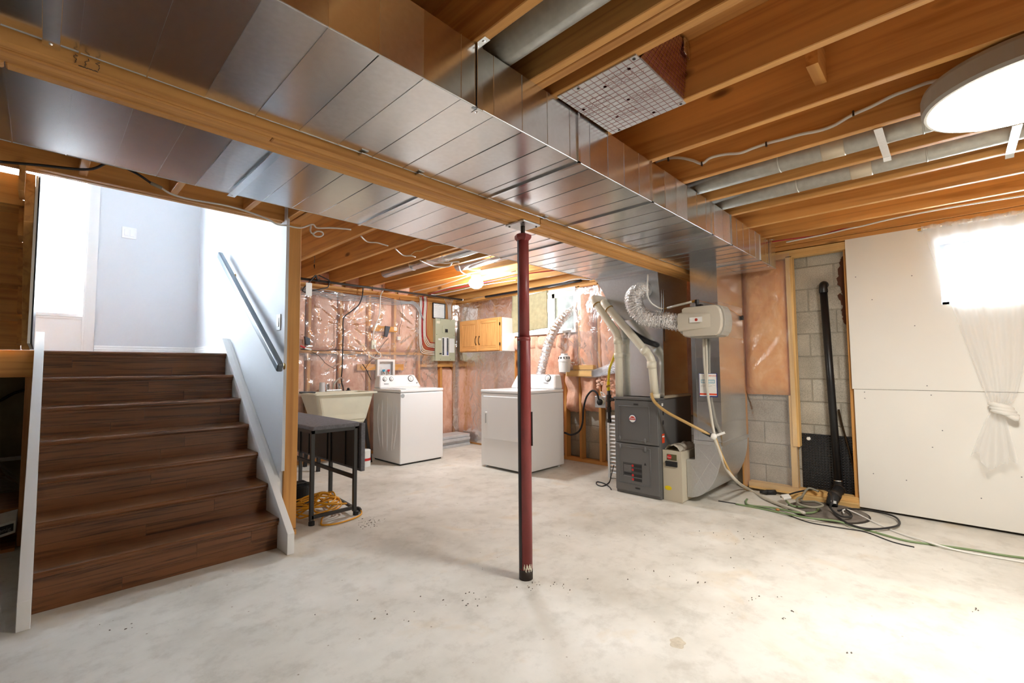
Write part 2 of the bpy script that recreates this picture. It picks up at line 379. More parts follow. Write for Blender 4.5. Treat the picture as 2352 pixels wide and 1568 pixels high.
# right wall: shell with two window openings, concrete blocks, studs, batts, film, drywall
W1 = (-.80, .04, 1.617, 2.10); W2 = (3.43, 4.47, 1.645, 2.165)
def holed(b, x0, x1, y0, y1, z0, z1, holes):
    ys = sorted(holes); cur = y0
    for (a, c, e, f) in ys:
        b.box(x0, x1, cur, a, z0, z1); b.box(x0, x1, a, c, z0, e); b.box(x0, x1, a, c, f, z1); cur = c
    b.box(x0, x1, cur, y1, z0, z1); return b
wr = struct(holed(B(), 4.819, 5.0, -3.2, 6.2, 0, 2.5, [W1, W2]).build('wall_right', 'mortar'), 'concrete block basement wall with studs, insulation and white drywall', 'wall')
blk = None
for (ya, yb, zmax) in ((.30, 1.75, 2.5), (2.55, 4.0, 1.35)):
    for c in range(12):
        z = .035+.2035*c
        if z > zmax: break
        y = .12+(.2 if c % 2 else 0)
        while y < 6:
            if ya <= y+.2 <= yb+.2 and not (y+.39 > W2[0]-.02 and z+.19 > W2[2]-.02):
                if blk is None:
                    blk = B().box(4.812, 4.85, y, y+.392, z, z+.194).build('concrete_block', 'block', wr, bevel=.003, seg=1); b0 = (y, z)
                else:
                    o = dup(blk, (random.uniform(-.002,.002), y-b0[0], z-b0[1]))
            y += .402
def studz(parent, x0, x1, y0, y1, z0, z1, mat='pine_z', name='stud'):
    return B().box(x0, x1, y0, y1, z0, z1).build(name, mat, parent, bevel=.003, seg=1)
SX = (XR, XR+.089)
studz(wr, *SX, 1.452, 1.492, .03, 2.2, 'pine_z')
studz(wr, *SX, 1.008, 1.062, .45, 2.165, 'pale_pine_z')
studz(wr, XR+.012, XR+.095, 1.036, 1.083, .085, .90, 'pale_pine_z')
studz(wr, XR+.02, XR+.1, .592, .632, .06, 2.15, 'pine_z')
for y in (5.60, 5.27, 4.90, 4.50, 3.60, 3.365, 3.075, 2.70, 2.30, 1.90): studz(wr, *SX, y-.019, y+.019, .04, 1.612 if y == 3.60 else 2.2, 'pine_z')
B().box(*SX, .60, 1.47, 2.150, 2.215).build('top_plate', 'pale_pine_y', wr, bevel=.003, seg=1)
B().box(*SX, 1.47, 5.9, 2.18, 2.22).build('top_plate', 'pine_y', wr, bevel=.003, seg=1)
B().box(*SX, .60, 1.44, .025, .085).build('bottom_plate', 'pale_pine_y', wr, bevel=.003, seg=1)
B().box(XR-.06, XR+.03, .60, 1.10, .0, .05).build('bottom_plate', 'pale_pine_y', wr, bevel=.003, seg=1)
B().box(*SX, 2.6, 5.8, 0, .04).build('bottom_plate', 'pine_y', wr, bevel=.003, seg=1)
B().box(XR-.01, XR+.12, -3.1, 6.0, 2.222, 2.262).build('sill_plate', 'pine_y', wr, bevel=.003, seg=1)
def battmesh(parent, ax, face, back, a0, a1, z0, z1, mat, seed, bulge=.05, nz=14, na=8, ragged=0):
    """a glass-wool batt between two studs: bulging face, tucked edges"""
    def fn(u, v):
        a = a0+(a1-a0)*u; z = z0+(z1-z0)*v
        e = min(1, min(u, 1-u)*7)*min(1, min(v, 1-v)*14)
        e = math.sqrt(max(0, e))
        nzv = noise.noise(Vector((a*6+seed, z*4, seed)))*.6+noise.noise(Vector((a*17+seed, z*13, seed)))*.35
        d = (back-face)*(1-e)+(nzv*bulge-bulge*.3)*e
        if v == 0: z += ragged*noise.noise(Vector((a*12, seed, 1)))
        p = face+d
        return (p, a, z) if ax == 0 else (a, p, z)
    return B().grid(fn, na, nz).build('insulation_batt', mat, parent, smooth=True)
battmesh(wr, 0, XR+.012, XR+.085, 1.06, 1.455, .90, 2.16, 'orange_batt', 1, .03, 24, 10, .012)
ys = [5.80, 5.60, 5.27, 4.90, 4.50]
for i in range(4): battmesh(wr, 0, XR+.005, XR+.09, ys[i+1]+.018, ys[i]-.018, .05, 2.19, 'pink_batt', 10+i, .03, 26, 8)
battmesh(wr, 0, XR+.005, XR+.09, 3.62, 4.48, .05, 1.62, 'pink_batt', 15, .03, 20, 12)
for i, (a, c, z0) in enumerate(((3.384, 3.582, .60), (3.094, 3.346, .62), (2.72, 3.056, .66), (2.32, 2.68, .66), (1.92, 2.28, .66), (1.51, 1.88, .3))):
    battmesh(wr, 0, XR-.03, XR+.08, a, c, z0, 1.61 if i == 0 else 2.18, 'pink_batt' if i < 5 else 'orange_batt', 20+i, .07, 26, 8, .03)
for i in range(6): battmesh(wr, 0, XR-.02, XR+.07, 4.40-.17*i, 4.57-.17*i, 1.40, 1.62, 'pink_batt', 40+i, .04, 5, 5)
def film(parent, ax, face, a0, a1, z0, z1, seed, amp=.02, nu=46, nv=46, gather=()):
    """clear vapour barrier: stapled sheet with taut creases fanning out of gather points"""
    def fn(u, v):
        a = a0+(a1-a0)*u; z = z0+(z1-z0)*v; d = 0
        p = Vector((a*2.2+seed, z*1.6, seed))
        d += amp*.9*(1-abs(noise.noise(p))*2)
        d += amp*.5*(1-abs(noise.noise(Vector((a*5+seed, z*3.1+a*2, seed*2))))*2)
        for (ga, gz, s) in gather:
            da, dz = a-ga, z-gz; r = math.hypot(da, dz); th = math.atan2(dz, da)
            d += s*math.exp(-r*2.6)*min(1, r*9)*(abs(math.sin(th*7+seed))**.5-.4)
        p = face-d
        return (p, a, z) if ax == 0 else (a, p, z)
    return B().grid(fn, nu, nv).build('vapour_film', 'poly_film', parent, smooth=True)
film(wr, 0, XR-.012, 1.02, 1.47, .05, 2.19, 3, .004, 30, 70, [(1.08, 2.15, .025), (1.46, 1.05, .045), (1.03, 1.6, .03)])
film(wr, 0, XR-.014, 4.47, 5.80, .03, 2.2, 5, .006, 50, 50, [(5.7, 2.1, .02), (5.75, .4, .02)])
film(wr, 0, XR-.05, 3.385, 3.62, 1.10, 1.61, 19, .004, 16, 24)
film(wr, 0, XR-.05, 2.35, 3.385, 1.10, 2.16, 7, .004, 60, 50, [(3.42, 1.62, .009), (3.0, 1.1, .012)])
# gathered lower hem of the film
b = B()
for k in range(7):
    z = 1.06+.013*k; b.tube(smooth_path([(XR-.05-.02*math.sin(k*1.7), 3.62, z+.05), (XR-.07, 3.3, z+.02*math.sin(k)), (XR-.09, 3.05, z), (XR-.07, 2.6, z+.1+.01*k)], 8), .014, 6)
b.build('film_hem', 'poly_film', wr, smooth=True)
# drywall: two sheets high, window cut out of the upper one, plus loose edge of film
def drywall(parent, y0, y1, z0, z1, holes=()):
    b = B()
    if holes: holed(b, XR-.013, XR, y0, y1, z0, z1, holes)
    else: b.box(XR-.013, XR, y0, y1, z0, z1)
    return b.build('drywall_sheet', 'drywall', parent, bevel=0 if holes else .002, seg=1)
drywall(wr, -1.83, .610, .975, 2.226, [(W1[0], W1[1], W1[2], W1[3])]); drywall(wr, -1.84, .600, .018, .972)
drywall(wr, -3.15, -1.835, .018, .972); drywall(wr, -3.15, -1.835, .975, 2.226)
b = B()
for (y, z) in ((.55,1.9),(.20,1.86),(.20,1.47),(.15,1.01),(.13,.94),(.53,.95),(.08,.68),(.14,.55),(.50,.30),(.53,.9),(.45,1.7),(-.3,.4),(-.1,.22),(.02,1.75),(-.25,1.2),(.3,.28)):
    b.lathe([(.004,0),(.004,.001)], (XR-.0142, y, z), 0, 8)
b.build('drywall_screws', 'grey_plastic', wr)
# wet stain on the wood edge by the drywall
b = B(); random.seed(3)
for k in range(60):
    z = 1.50+.62*random.random(); y = .630+abs(random.gauss(0, .016))*(1.6 if 1.75 < z < 1.95 else .8); r = random.uniform(.02, .042)
    pts_ = [(y+r*math.cos(t*1.047+k)*random.uniform(.5,1), z+r*1.6*math.sin(t*1.047+k)*random.uniform(.5,1)) for t in range(6)]
    b.prism(pts_, 0, 4.8065-.00004*k, 4.8105)
b.build('damp_stain', 'wet_wood', wr)

# back wall of the laundry
wb = struct(B().box(1.31, 5.0, 5.965, 6.12, 0, 2.5).build('wall_back', 'mortar'), 'insulated stud wall behind the washer and sink', 'wall')
SB = (YB, YB+.089)
xs = [1.52, 1.93, 2.337, 2.75, 3.165, 3.565, 3.985, 4.40, 4.67]
for x in xs:
    if x < 4: studz(wb, x-.019, x+.019, *SB, 1.41, 2.2, 'pine_z')
    studz(wb, x-.019, x+.019, *SB, .04, 1.37, 'pine_z')
B().box(1.4, 4.03, YB-.02, YB+.089, 1.37, 1.408).build('ledge_plate', 'pine_x', wb, bevel=.003, seg=1)
B().box(1.31, 4.68, *SB, 0, .04).build('bottom_plate', 'pine_x', wb, bevel=.003, seg=1)
B().box(1.31, 4.68, YB-.03, YB+.089, 2.19, 2.258).build('top_plate', 'pine_x', wb, bevel=.003, seg=1)
for i in range(len(xs)-1):
    a, c = xs[i]+.018, xs[i+1]-.018
    battmesh(wb, 1, YB+.008, YB+.09, a, c, .05, 1.36 if a < 4 else 1.19, 'pink_batt', 60+i, .035, 18, 8)
    if c < 4: battmesh(wb, 1, YB+.008, YB+.09, a, c, 1.412, 2.18, 'pink_batt', 70+i, .03, 14, 8)
for i, x in enumerate((1.6, 2.02, 2.43, 2.84, 3.25, 3.66)): battmesh(wb, 1, YB+.0, YB+.08, x, x+.36, 2.262, 2.48, 'pink_batt', 90+i, .04, 5, 6)
film(wb, 1, YB-.03, 1.4, 4.02, 1.28, 2.17, 11, .010, 100, 50, [(2.76, 1.75, .055), (3.12, 1.42, .05), (2.45, 1.45, .05), (2.36, 2.05, .04), (3.95, 1.75, .03)])
film(wb, 1, YB-.035, 1.4, 4.30, .05, 1.37, 13, .010, 100, 50, [(2.37, 1.07, .07), (3.0, 1.1, .03), (3.9, 1.2, .03)])
film(wb, 1, YB-.03, 4.60, 4.70, .05, 2.2, 17, .006, 10, 50)
b = B().box(4.02, 4.665, YB-.02, YB, 1.235, 2.19); b.build('backboard', 'plywood', wb)
B().box(4.00, 4.66, YB-.03, YB+.06, 1.19, 1.232).build('ledge_plate', 'pine_x', wb, bevel=.003, seg=1)

# other walls of the basement (behind and beside the camera)
struct(B().box(-3.35, -3.2, -3.35, 6.2, 0, 2.5).build('wall_left', 'block'), 'bare concrete block wall on the open side of the stairs', 'wall')
struct(B().box(-3.35, 5.1, -3.35, -3.2, 0, 2.5).build('wall_front', 'block'), 'bare concrete block wall opposite the washer', 'wall')
struct(B().box(-3.3, 1.31, 6.0, 6.06, 0, 1.14).build('wall_under_landing', 'old_board'), 'stained beige board wall under the stair landing', 'wall')
struct(B().box(-3.3, -1.32, 6.0, 6.06, 1.14, 2.5).build('wall_back_left', 'block'), 'block wall beyond the upper stairs', 'wall')

# partition between stairs and laundry: end post, studs, drywall skin on the stair side
wp = struct(bpy.data.objects.new('wall_partition', None), 'stud partition between the stairs and the laundry corner', 'wall'); COL.objects.link(wp); wp.location = (1.25, 4.6, 0)
studz(wp, 1.213, 1.303, 3.42, 3.458, .04, 2.235, 'pine_z', 'end_post')
for y in (3.87, 4.28, 4.69, 5.1, 5.5, 5.9): studz(wp, 1.213, 1.303, y, y+.038, .04, 2.235)
B().box(1.213, 1.303, 3.41, 5.95, 0, .038).build('bottom_plate', 'pine_y', wp, bevel=.002, seg=1)
B().prism([(3.405,.46),(3.44,.46),(3.44,0),(6.06,0),(6.06,4.2),(3.405,4.2)], 0, 1.192, 1.2125).build('drywall_skin', 'wall_paint', wp)
B().box(1.2125, 1.31, 3.46, 6.06, 2.5, 4.2).build('upper_wall', 'wall_paint', wp)
# stairwell: back wall with door opening, left wall, ceiling, wall over the header
DX0, DX1, DZ0, DZ1 = -.56, .262, 1.315, 3.36
b = B(); b.box(-1.32, DX0, 6.06, 6.16, 1.14, 4.2); b.box(DX1, 1.195, 6.06, 6.16, 1.14, 4.2); b.box(DX0, DX1, 6.06, 6.16, DZ1, 4.2); b.box(DX0, DX1, 6.06, 6.16, 1.14, DZ0)
struct(b.build('wall_stair_back', 'wall_paint'), 'pale grey painted wall at the landing behind the stairs', 'wall')
struct(B().box(-1.32, -1.2, 3.45, 6.06, 1.0, 4.2).build('wall_stair_left', 'wall_paint'), 'pale painted wall beside the upper stairs', 'wall')
struct(B().box(-1.32, 1.31, 3.44, 3.54, 2.5, 4.2).build('wall_over_header', 'wall_paint'), 'painted wall over the stair header', 'wall')
struct(B().box(-1.32, 1.31, 3.44, 6.16, 4.2, 4.3).build('ceiling_stairwell', 'white_paint'), 'white ceiling above the stairwell', 'ceiling')

# ceiling: subfloor with a stair hole, joists, header, main beam
b = B(); b.box(-3.3, 5.05, -3.3, 3.45, ZT, ZT+.03); b.box(1.3, 5.05, 3.45, 6.2, ZT, ZT+.03); b.box(-3.3, -1.3, 3.45, 6.2, ZT, ZT+.03)
ce = struct(b.build('ceiling', 'pine_y'), 'open wood joist ceiling with plank subfloor', 'ceiling')
def joist(x1, y0, y1, z0=ZJ):
    return B().box(x1-.038, x1, y0, y1, z0, ZT+.002).build('joist', 'pine_y', ce, bevel=.003, seg=1)
j0 = joist(1.827, -3.2, 1.88)
for k in range(-12, 8):
    if k in (0, -1): continue
    dup(j0, (.411*k, 0, random.uniform(0, .004)))
joist(1.29, -3.2, 1.88); joist(1.331, -3.2, 1.88); joist(1.423, -3.2, 1.88)
j1 = joist(1.79, 1.70, 5.96)
for k in range(1, 8): dup(j1, (.41*k, 0, random.uniform(0, .004)))
joist(1.238, 1.70, 5.96); joist(1.290, 1.70, 5.96)
j2 = joist(.96, 1.70, 3.45)
for k in range(-10, 0): dup(j2, (.41*k, 0, 0))
hd_ = struct(bpy.data.objects.new('ceiling_header', None), 'doubled wood header over the stair opening', 'beam'); COL.objects.link(hd_); hd_.location = (0, 3.49, 2.245)
B().box(-3.2, 1.2, 3.452, 3.49, 2.247, ZT).build('header_ply', 'pine_x', hd_, bevel=.003, seg=1)
B().box(-3.2, 1.2, 3.492, 3.53, 2.244, ZT).build('header_ply', 'pine_x', hd_, bevel=.003, seg=1)
B().box(2.03, 2.2, .32, .36, 2.33, 2.47).build('blocking', 'pine_x', ce)
B().box(4.70, 4.74, -3.2, 6, ZJ, ZT).build('rim_joist', 'pine_y', ce)
B().box(1.3, 4.8, 5.93, 5.96, ZJ, ZT).build('rim_joist', 'pine_x', ce)
bm_ = struct(bpy.data.objects.new('ceiling_beam', None), 'built-up pine beam carried by the red post', 'beam'); COL.objects.link(bm_); bm_.location = (1.5, 1.765, 2.0)
for i in range(4):
    y = 1.690+.0378*i; z = 2.0+(.003, .0, .004, .0015)[i]
    cuts = [(-3.2, -.13, 1.992, 4.86), (-3.2, .55, 4.86), (-3.2, 2.2, 4.86), (-3.2, -.1, 4.86)][i]
    for k in range(len(cuts)-1):
        B().box(cuts[k]+.0015, cuts[k+1]-.0015, y, y+.0362, z, ZJ-.001).build('beam_ply', 'pine_x', bm_, bevel=.004, seg=1)
for k in range(3): scribble('grade_stamp', 'ink', bm_, (.035+.022*k, 1.6885, 2.024), (0,0,1), (1,0,0), .024, .010, 3+k, .0008)
scribble('grade_stamp', 'ink', bm_, (.06, 1.6885, 2.008), (1,0,0), (0,0,1), .04, .003, 9, .0009)

# landing, its rim and its baseboards
ld = struct(B().box(-1.2, 1.192, 4.60, 6.06, 1.14, 1.315).build('floor_landing', 'stair_oak'), 'dark wood landing floor at the top of the stairs', 'floor')
B().box(-1.2, -.03, 4.555, 4.598, 1.13, 1.315).build('rim_board', 'pine_x', ld, bevel=.003, seg=1)
prof = [(0,0),(.016,0),(.016,.07),(.011,.078),(.011,.092),(.006,.105),(0,.105)]
bb = struct(B().prism([(6.06-y, 1.315+z) for y, z in prof], 0, .35, 1.192).build('baseboard_stair_back', 'white_paint'), 'white moulded baseboard along the landing wall', 'baseboard')
b = B(); b.prism([(1.192-x, 1.315+z) for x, z in prof], 1, 4.74, 6.06); struct(b.build('baseboard_stair_right', 'white_paint'), 'white moulded baseboard on the handrail wall', 'baseboard')

# landing door with a tall window pane
dr = struct(bpy.data.objects.new('door_1', None), 'white landing door with tall bright glass pane', 'door'); COL.objects.link(dr); dr.location = (-.15, 6.08, 1.315)
b = B(); x0, x1, gz0, gz1 = DX0, DX1, 1.72, 3.2
b.box(x0, x0+.09, 6.08, 6.12, DZ0, DZ1); b.box(x1-.012, x1, 6.08, 6.12, DZ0, DZ1)
b.box(x0+.09, x1-.012, 6.08, 6.12, DZ0, gz0); b.box(x0+.09, x1-.012, 6.08, 6.12, gz1, DZ1)
b.build('door_slab', 'white_paint', dr)
B().box(x0+.09, x1-.012, 6.098, 6.102, gz0, gz1).build('pane', 'glass', dr)
b = B(); b.box(x0+.08, x1, 6.068, 6.08, gz0-.03, gz0); b.box(x0+.08, x1, 6.072, 6.08, gz0-.05, gz0-.034); b.build('glazing_sill', 'white_paint', dr)
b = B(); b.box(DX1-.005, DX1+.085, 6.045, 6.06, DZ0, DZ1+.08); b.box(DX1+.01, DX1+.03, 6.038, 6.046, DZ0, DZ1+.08); b.box(DX0-.085, DX0+.005, 6.045, 6.06, DZ0, DZ1+.08); b.box(DX0-.085, DX1+.085, 6.045, 6.06, DZ1, DZ1+.09)
struct(b.build('trim_1', 'white_paint'), 'white casing around the landing door', 'trim')

# big window with frame and pane (right wall)
w1 = struct(bpy.data.objects.new('window_1', None), 'bright high basement window in the white drywall', 'window'); COL.objects.link(w1); w1.location = (4.93, -.4, 1.62)
y0, y1, z0, z1 = W1
b = B(); b.box(XR, 4.93, y0-.012, y0, z0, z1); b.box(XR, 4.93, y1, y1+.012, z0, z1); b.box(XR, 4.93, y0, y1, z0-.012, z0); b.box(XR, 4.93, y0, y1, z1, z1+.012); b.build('reveal', 'white_paint', w1)
b = B()
for (a, c, e, f) in ((y0, y0+.04, z0, z1), (y1-.04, y1, z0, z1), (y0, y1, z0, z0+.04), (y0, y1, z1-.04, z1)): b.box(4.90, 4.94, a, c, e, f)
b.build('window_frame', 'white_paint', w1); B().box(4.918, 4.922, y0+.04, y1-.04, z0+.04, z1-.04).build('pane', 'glass', w1)
# small window above the dryer: sliding frame, glass half hidden by a pad, grey board in the other half
w2 = struct(bpy.data.objects.new('window_2', None), 'small white framed window above the dryer with vent hose', 'window'); COL.objects.link(w2); w2.location = (4.8, 3.9, 1.645)
y0, y1, z0, z1 = W2
b = B(); b.box(XR-.02, 4.93, y0-.03, y0, z0-.03, z1+.03); b.box(XR-.02, 4.93, y1, y1+.03, z0-.03, z1+.03); b.box(XR-.02, 4.93, y0, y1, z0-.03, z0); b.box(XR-.02, 4.93, y0, y1, z1, z1+.03); b.build('reveal', 'white_paint', w2)
b = B()
for (a, c, e, f) in ((y0, y0+.035, z0, z1), (y1-.035, y1, z0, z1), (y0, y1, z0, z0+.035), (y0, y1, z1-.06, z1), (3.84, 3.885, z0, z1)): b.box(4.80, 4.85, a, c, e, f)
b.build('window_frame', 'white_plastic', w2); B().box(4.828, 4.832, 3.885, y1-.035, z0+.035, z1-.06).build('pane', 'glass', w2)
B().box(4.82, 4.84, y0+.035, 3.84, z0+.035, z1-.06).build('vent_board', 'mottled_board', w2)
# ------------------------------------------------------------------ lamps
cl = thing('ceiling_lamp', 'large round flat disc lamp glowing under the joists', 'ceiling lamp', (2.49, -.25, 2.165))
B().lathe([(.295,.085),(.30,.07),(.30,.012),(.292,0),(.282,-.002),(.282,.012),(.0,.013)], (2.49, -.25, 2.165), 2, 64).build('rim', 'humid_grey', cl, smooth=False)
B().lathe([(1e-6,-.040),(.12,-.037),(.21,-.028),(.262,-.012),(.28,.010)], (2.49, -.25, 2.165), 2, 64).build('diffuser', 'lamp_glow', cl, smooth=True)
B().lathe([(.12,.0),(.12,.03),(.02,.031)], (2.49, -.25, 2.245), 2, 32).build('mounting_plate', 'grey_plastic', cl)
gl_ = thing('globe_lamp', 'bright white glass globe lamp under the laundry joists', 'ceiling lamp', (3.53, 4.0, 2.19))
B().ball((3.53, 4.0, 2.17), .085, 20, 12, .8).build('globe', 'bulb_glow', gl_, smooth=True)
B().lathe([(.055,0),(.055,.025),(.03,.03)], (3.53, 4.0, 2.235), 2, 20).build('lamp_holder', 'white_plastic', gl_)
# ------------------------------------------------------------------ stairs
st = thing('staircase', 'dark stained oak stairs with white painted side boards', 'stairs', (.56, 3.9, 0))
SX0, SX1 = .008, 1.118
cuts = [[(.60,.86),(.30,)],[(.72,),(.41,)],[(.45,),(.62,)],[(.64,),(.52,)],[(.46,.88),(.30,)],[(.50,),(.7,)],[(.13,),(.66,)]]
for i in range(7):
    yn, zt = 3.215+.222*i, .198+.186*i
    b = B(); yb = yn+.26 if i < 6 else yn+.16
    pr_ = [(yn+.012,zt-.030),(yn+.003,zt-.026),(yn,zt-.016),(yn+.002,zt-.006),(yn+.008,zt),(yb,zt),(yb,zt-.030)]
    b.prism(pr_, 0, SX0, SX1); b.build('tread', 'stair_oak', st)
    B().prism([(yn+.014,zt-.045),(yn+.012,zt-.030),(yn+.03,zt-.030),(yn+.03,zt-.045)], 0, SX0, SX1).build('nosing_strip', 'stair_oak', st)
    z0 = zt-.186 if i else 0.0; z1 = zt-.030; zm = z0+(z1-z0)*.42
    for row, (a, c) in enumerate(((zm+.0006, z1), (z0, zm-.0006))):
        e = [0]+list(cuts[i][row])+[1]
        for k in range(len(e)-1):
            xa = SX0+(SX1-SX0)*e[k]+.0005; xb = SX0+(SX1-SX0)*e[k+1]-.0005
            B().box(xa, xb, yn+.028+random.uniform(0,.001), yn+.045, a, c).build('riser_plank', 'stair_oak', st)
poly = [(3.07,0),(3.07,.13),(4.72,1.455),(4.72,1.16),(3.45,.0)]
B().prism(poly, 0, -.04, .007).build('side_board', 'white_paint', st, bevel=.002, seg=1)
B().prism(poly, 0, 1.119, 1.162).build('side_board', 'white_paint', st, bevel=.002, seg=1)
B().prism([(3.42,.39),(4.74,1.45),(4.74,1.2),(3.42,.1)], 0, 1.162, 1.191).build('filler_strip', 'white_paint', st)
# upper flight seen from below, left of the stairwell
uf = thing('upper_staircase', 'raw wood underside of stairs climbing from the landing', 'stairs', (-.6, 4.0, 1.32))
for i in range(5):
    y = 4.52-.222*i; z = 1.315+.19*i
    B().box(-1.15, -.105, y-.012, y, z, z+(.19 if i < 4 else .165)).build('riser', 'pine_x', uf)
    if i < 4: B().box(-1.15, -.098, y-.232, y+.01, z+.19, z+.222).build('tread', 'pine_x', uf, bevel=.002, seg=1)
B().prism([(4.553,1.316),(4.553,1.42),(3.56,2.245),(3.56,2.24),(3.56,1.98),(4.36,1.316)], 0, -.097, -.060).build('stringer', 'pine_y', uf, bevel=.002, seg=1)
for i in range(5):
    y = 4.52-.222*i; z = 1.315+.19*i
    B().box(-.118, -.096, y-.21, y-.02, z+.03, z+.185).build('wedge', 'pine_y', uf)
B().box(-.059, -.048, 3.56, 4.55, 1.32, 2.24).build('drywall_edge', 'drywall', uf)
B().box(-.0475, -.0415, 3.56, 4.55, 1.32, 2.24).build('edge_strip', 'black_plastic', uf)
# handrail
A, C = at(505, 585, 0, 1.125), at(644, 846, 0, 1.125)
hr = thing('handrail', 'grey painted sloping handrail on the stairwell wall', 'handrail', tuple(C))
B().bar(A, C, .042, .062, (0,0,1)).build('rail', 'rail_grey', hr, bevel=.012, seg=3)
for t in (.16, .93):
    p = A.lerp(C, t); b = B(); b.tube(smooth_path([p+Vector((0,0,-.03)), p+Vector((.01,0,-.06)), p+Vector((.035,0,-.07)), Vector((1.192,p.y,p.z-.06))], 4), .006, 8); b.lathe([(.022,0),(.022,.006)], (1.1855, p.y, p.z-.06), 0, 16); b.build('bracket', 'brass', hr, smooth=True)
# light switches
def switch(name, label, o, u, w, h, gang, normal):
    t = thing(name, label, 'light switch', tuple(o)); U = Vector(u); Nn = Vector(normal); Z = Vector((0,0,1))
    def slab(c, w, h, d0, d1, nm, mat, bev):
        p = [c+U*i*w/2+Z*j*h/2+Nn*d for d in (d0, d1) for i, j in ((-1,-1),(1,-1),(1,1),(-1,1))]
        return B().hexa(p).build(nm, mat, t, bevel=bev)
    slab(Vector(o), w, h, -.001, .006, 'plate', 'white_gloss', .003)
    for g in range(gang):
        c = Vector(o)+U*((g-(gang-1)/2)*.046)
        slab(c, .033, .066, .005, .010, 'rocker', 'white_plastic', .002)
switch('wall_switch', 'white double rocker switch on the landing wall', at(297, 535, 1, 6.058), (1,0,0), .118, .118, 2, (0,-1,0))
switch('wall_switch', 'white single rocker switch near the handrail end', at(641, 740, 0, 1.191), (0,1,0), .075, .118, 1, (-1,0,0))

# ------------------------------------------------------------------ steel post under the beam
CX, CY = 1.918, 1.762
sp = thing('support_post', 'red painted adjustable steel post under the beam', 'post', (CX, CY, 0))
B().lathe([(.0375,0),(.0375,1.335),(.034,1.345)], (CX, CY, 0), 2, 28).build('lower_tube', 'red_paint', sp, smooth=True)
B().lathe([(.033,1.33),(.033,1.925)], (CX, CY, 0), 2, 28).build('upper_tube', 'red_paint', sp, smooth=True)
def arc(r, a0, a1, z0, z1, n=8):
    b = B(); vs = []
    for z in (z0, z1):
        for k in range(n+1):
            t = math.radians(a0+(a1-a0)*k/n); vs.append((CX+r*math.cos(t), CY+r*math.sin(t), z))
    b.add(vs, [(k, k+1, n+2+k, n+1+k) for k in range(n)]); return b
d0 = math.degrees(math.atan2(-CY, -CX))          # towards the camera
def dirdeg(off): return 225+off
arc(.0381, dirdeg(-92), dirdeg(-35), .06, 1.335).build('bare_strip', 'black_metal', sp, smooth=True)
arc(.0336, dirdeg(-92), dirdeg(-52), 1.345, 1.92).build('bare_strip', 'black_metal', sp, smooth=True)
B().lathe([(.0385,.001),(.0385,.055)], (CX, CY, 0), 2, 28).build('rusty_foot', 'iron', sp, smooth=True)
b = B()
for k in range(16):
    t = math.radians(dirdeg(-20+k*5+random.uniform(-3,3))); z = .06+.012*math.sin(k*1.3); r = .0388
    b.add([(CX+r*math.cos(t-.06), CY+r*math.sin(t-.06), z), (CX+r*math.cos(t+.06), CY+r*math.sin(t+.06), z-.004), (CX+r*math.cos(t+.05), CY+r*math.sin(t+.05), z+.016), (CX+r*math.cos(t-.05), CY+r*math.sin(t-.05), z+.02)], [(0,1,2,3)])
b.build('peeled_paint', 'cream_plastic', sp)
B().lathe([(.033,1.90),(.05,1.918),(.05,1.935),(.03,1.945),(.012,1.95)], (CX, CY, 0), 2, 6).build('nut_collar', 'red_paint', sp)
b = B(); b.lathe([(.0135 if k % 2 else .012, 1.94+.0045*k) for k in range(13)], (CX, CY, 0), 2, 14); b.build('jack_screw', 'iron', sp, smooth=True)
tp = B().box(CX-.072, CX+.072, CY-.072, CY+.072, 1.989, 1.999).build('top_plate', 'galvanized_dull', sp, bevel=.002)
for (i, j) in ((-1,-1),(1,-1),(-1,1),(1,1)): B().lathe([(.006,0),(.006,-.004)], (CX+i*.055, CY+j*.055, 1.989), 2, 8).build('bolt', 'iron', tp)
t = math.radians(dirdeg(78)); px_, py_ = CX+.041*math.cos(t), CY+.041*math.sin(t)
B().box(px_-.004, px_+.004, py_-.004, py_+.004, .73, .92).build('locking_bar', 'black_metal', sp)
B().lathe([(.0383,1.322),(.0395,1.335),(.0383,1.345)], (CX, CY, 0), 2, 28).build('joint_ring', 'red_paint', sp, smooth=True)
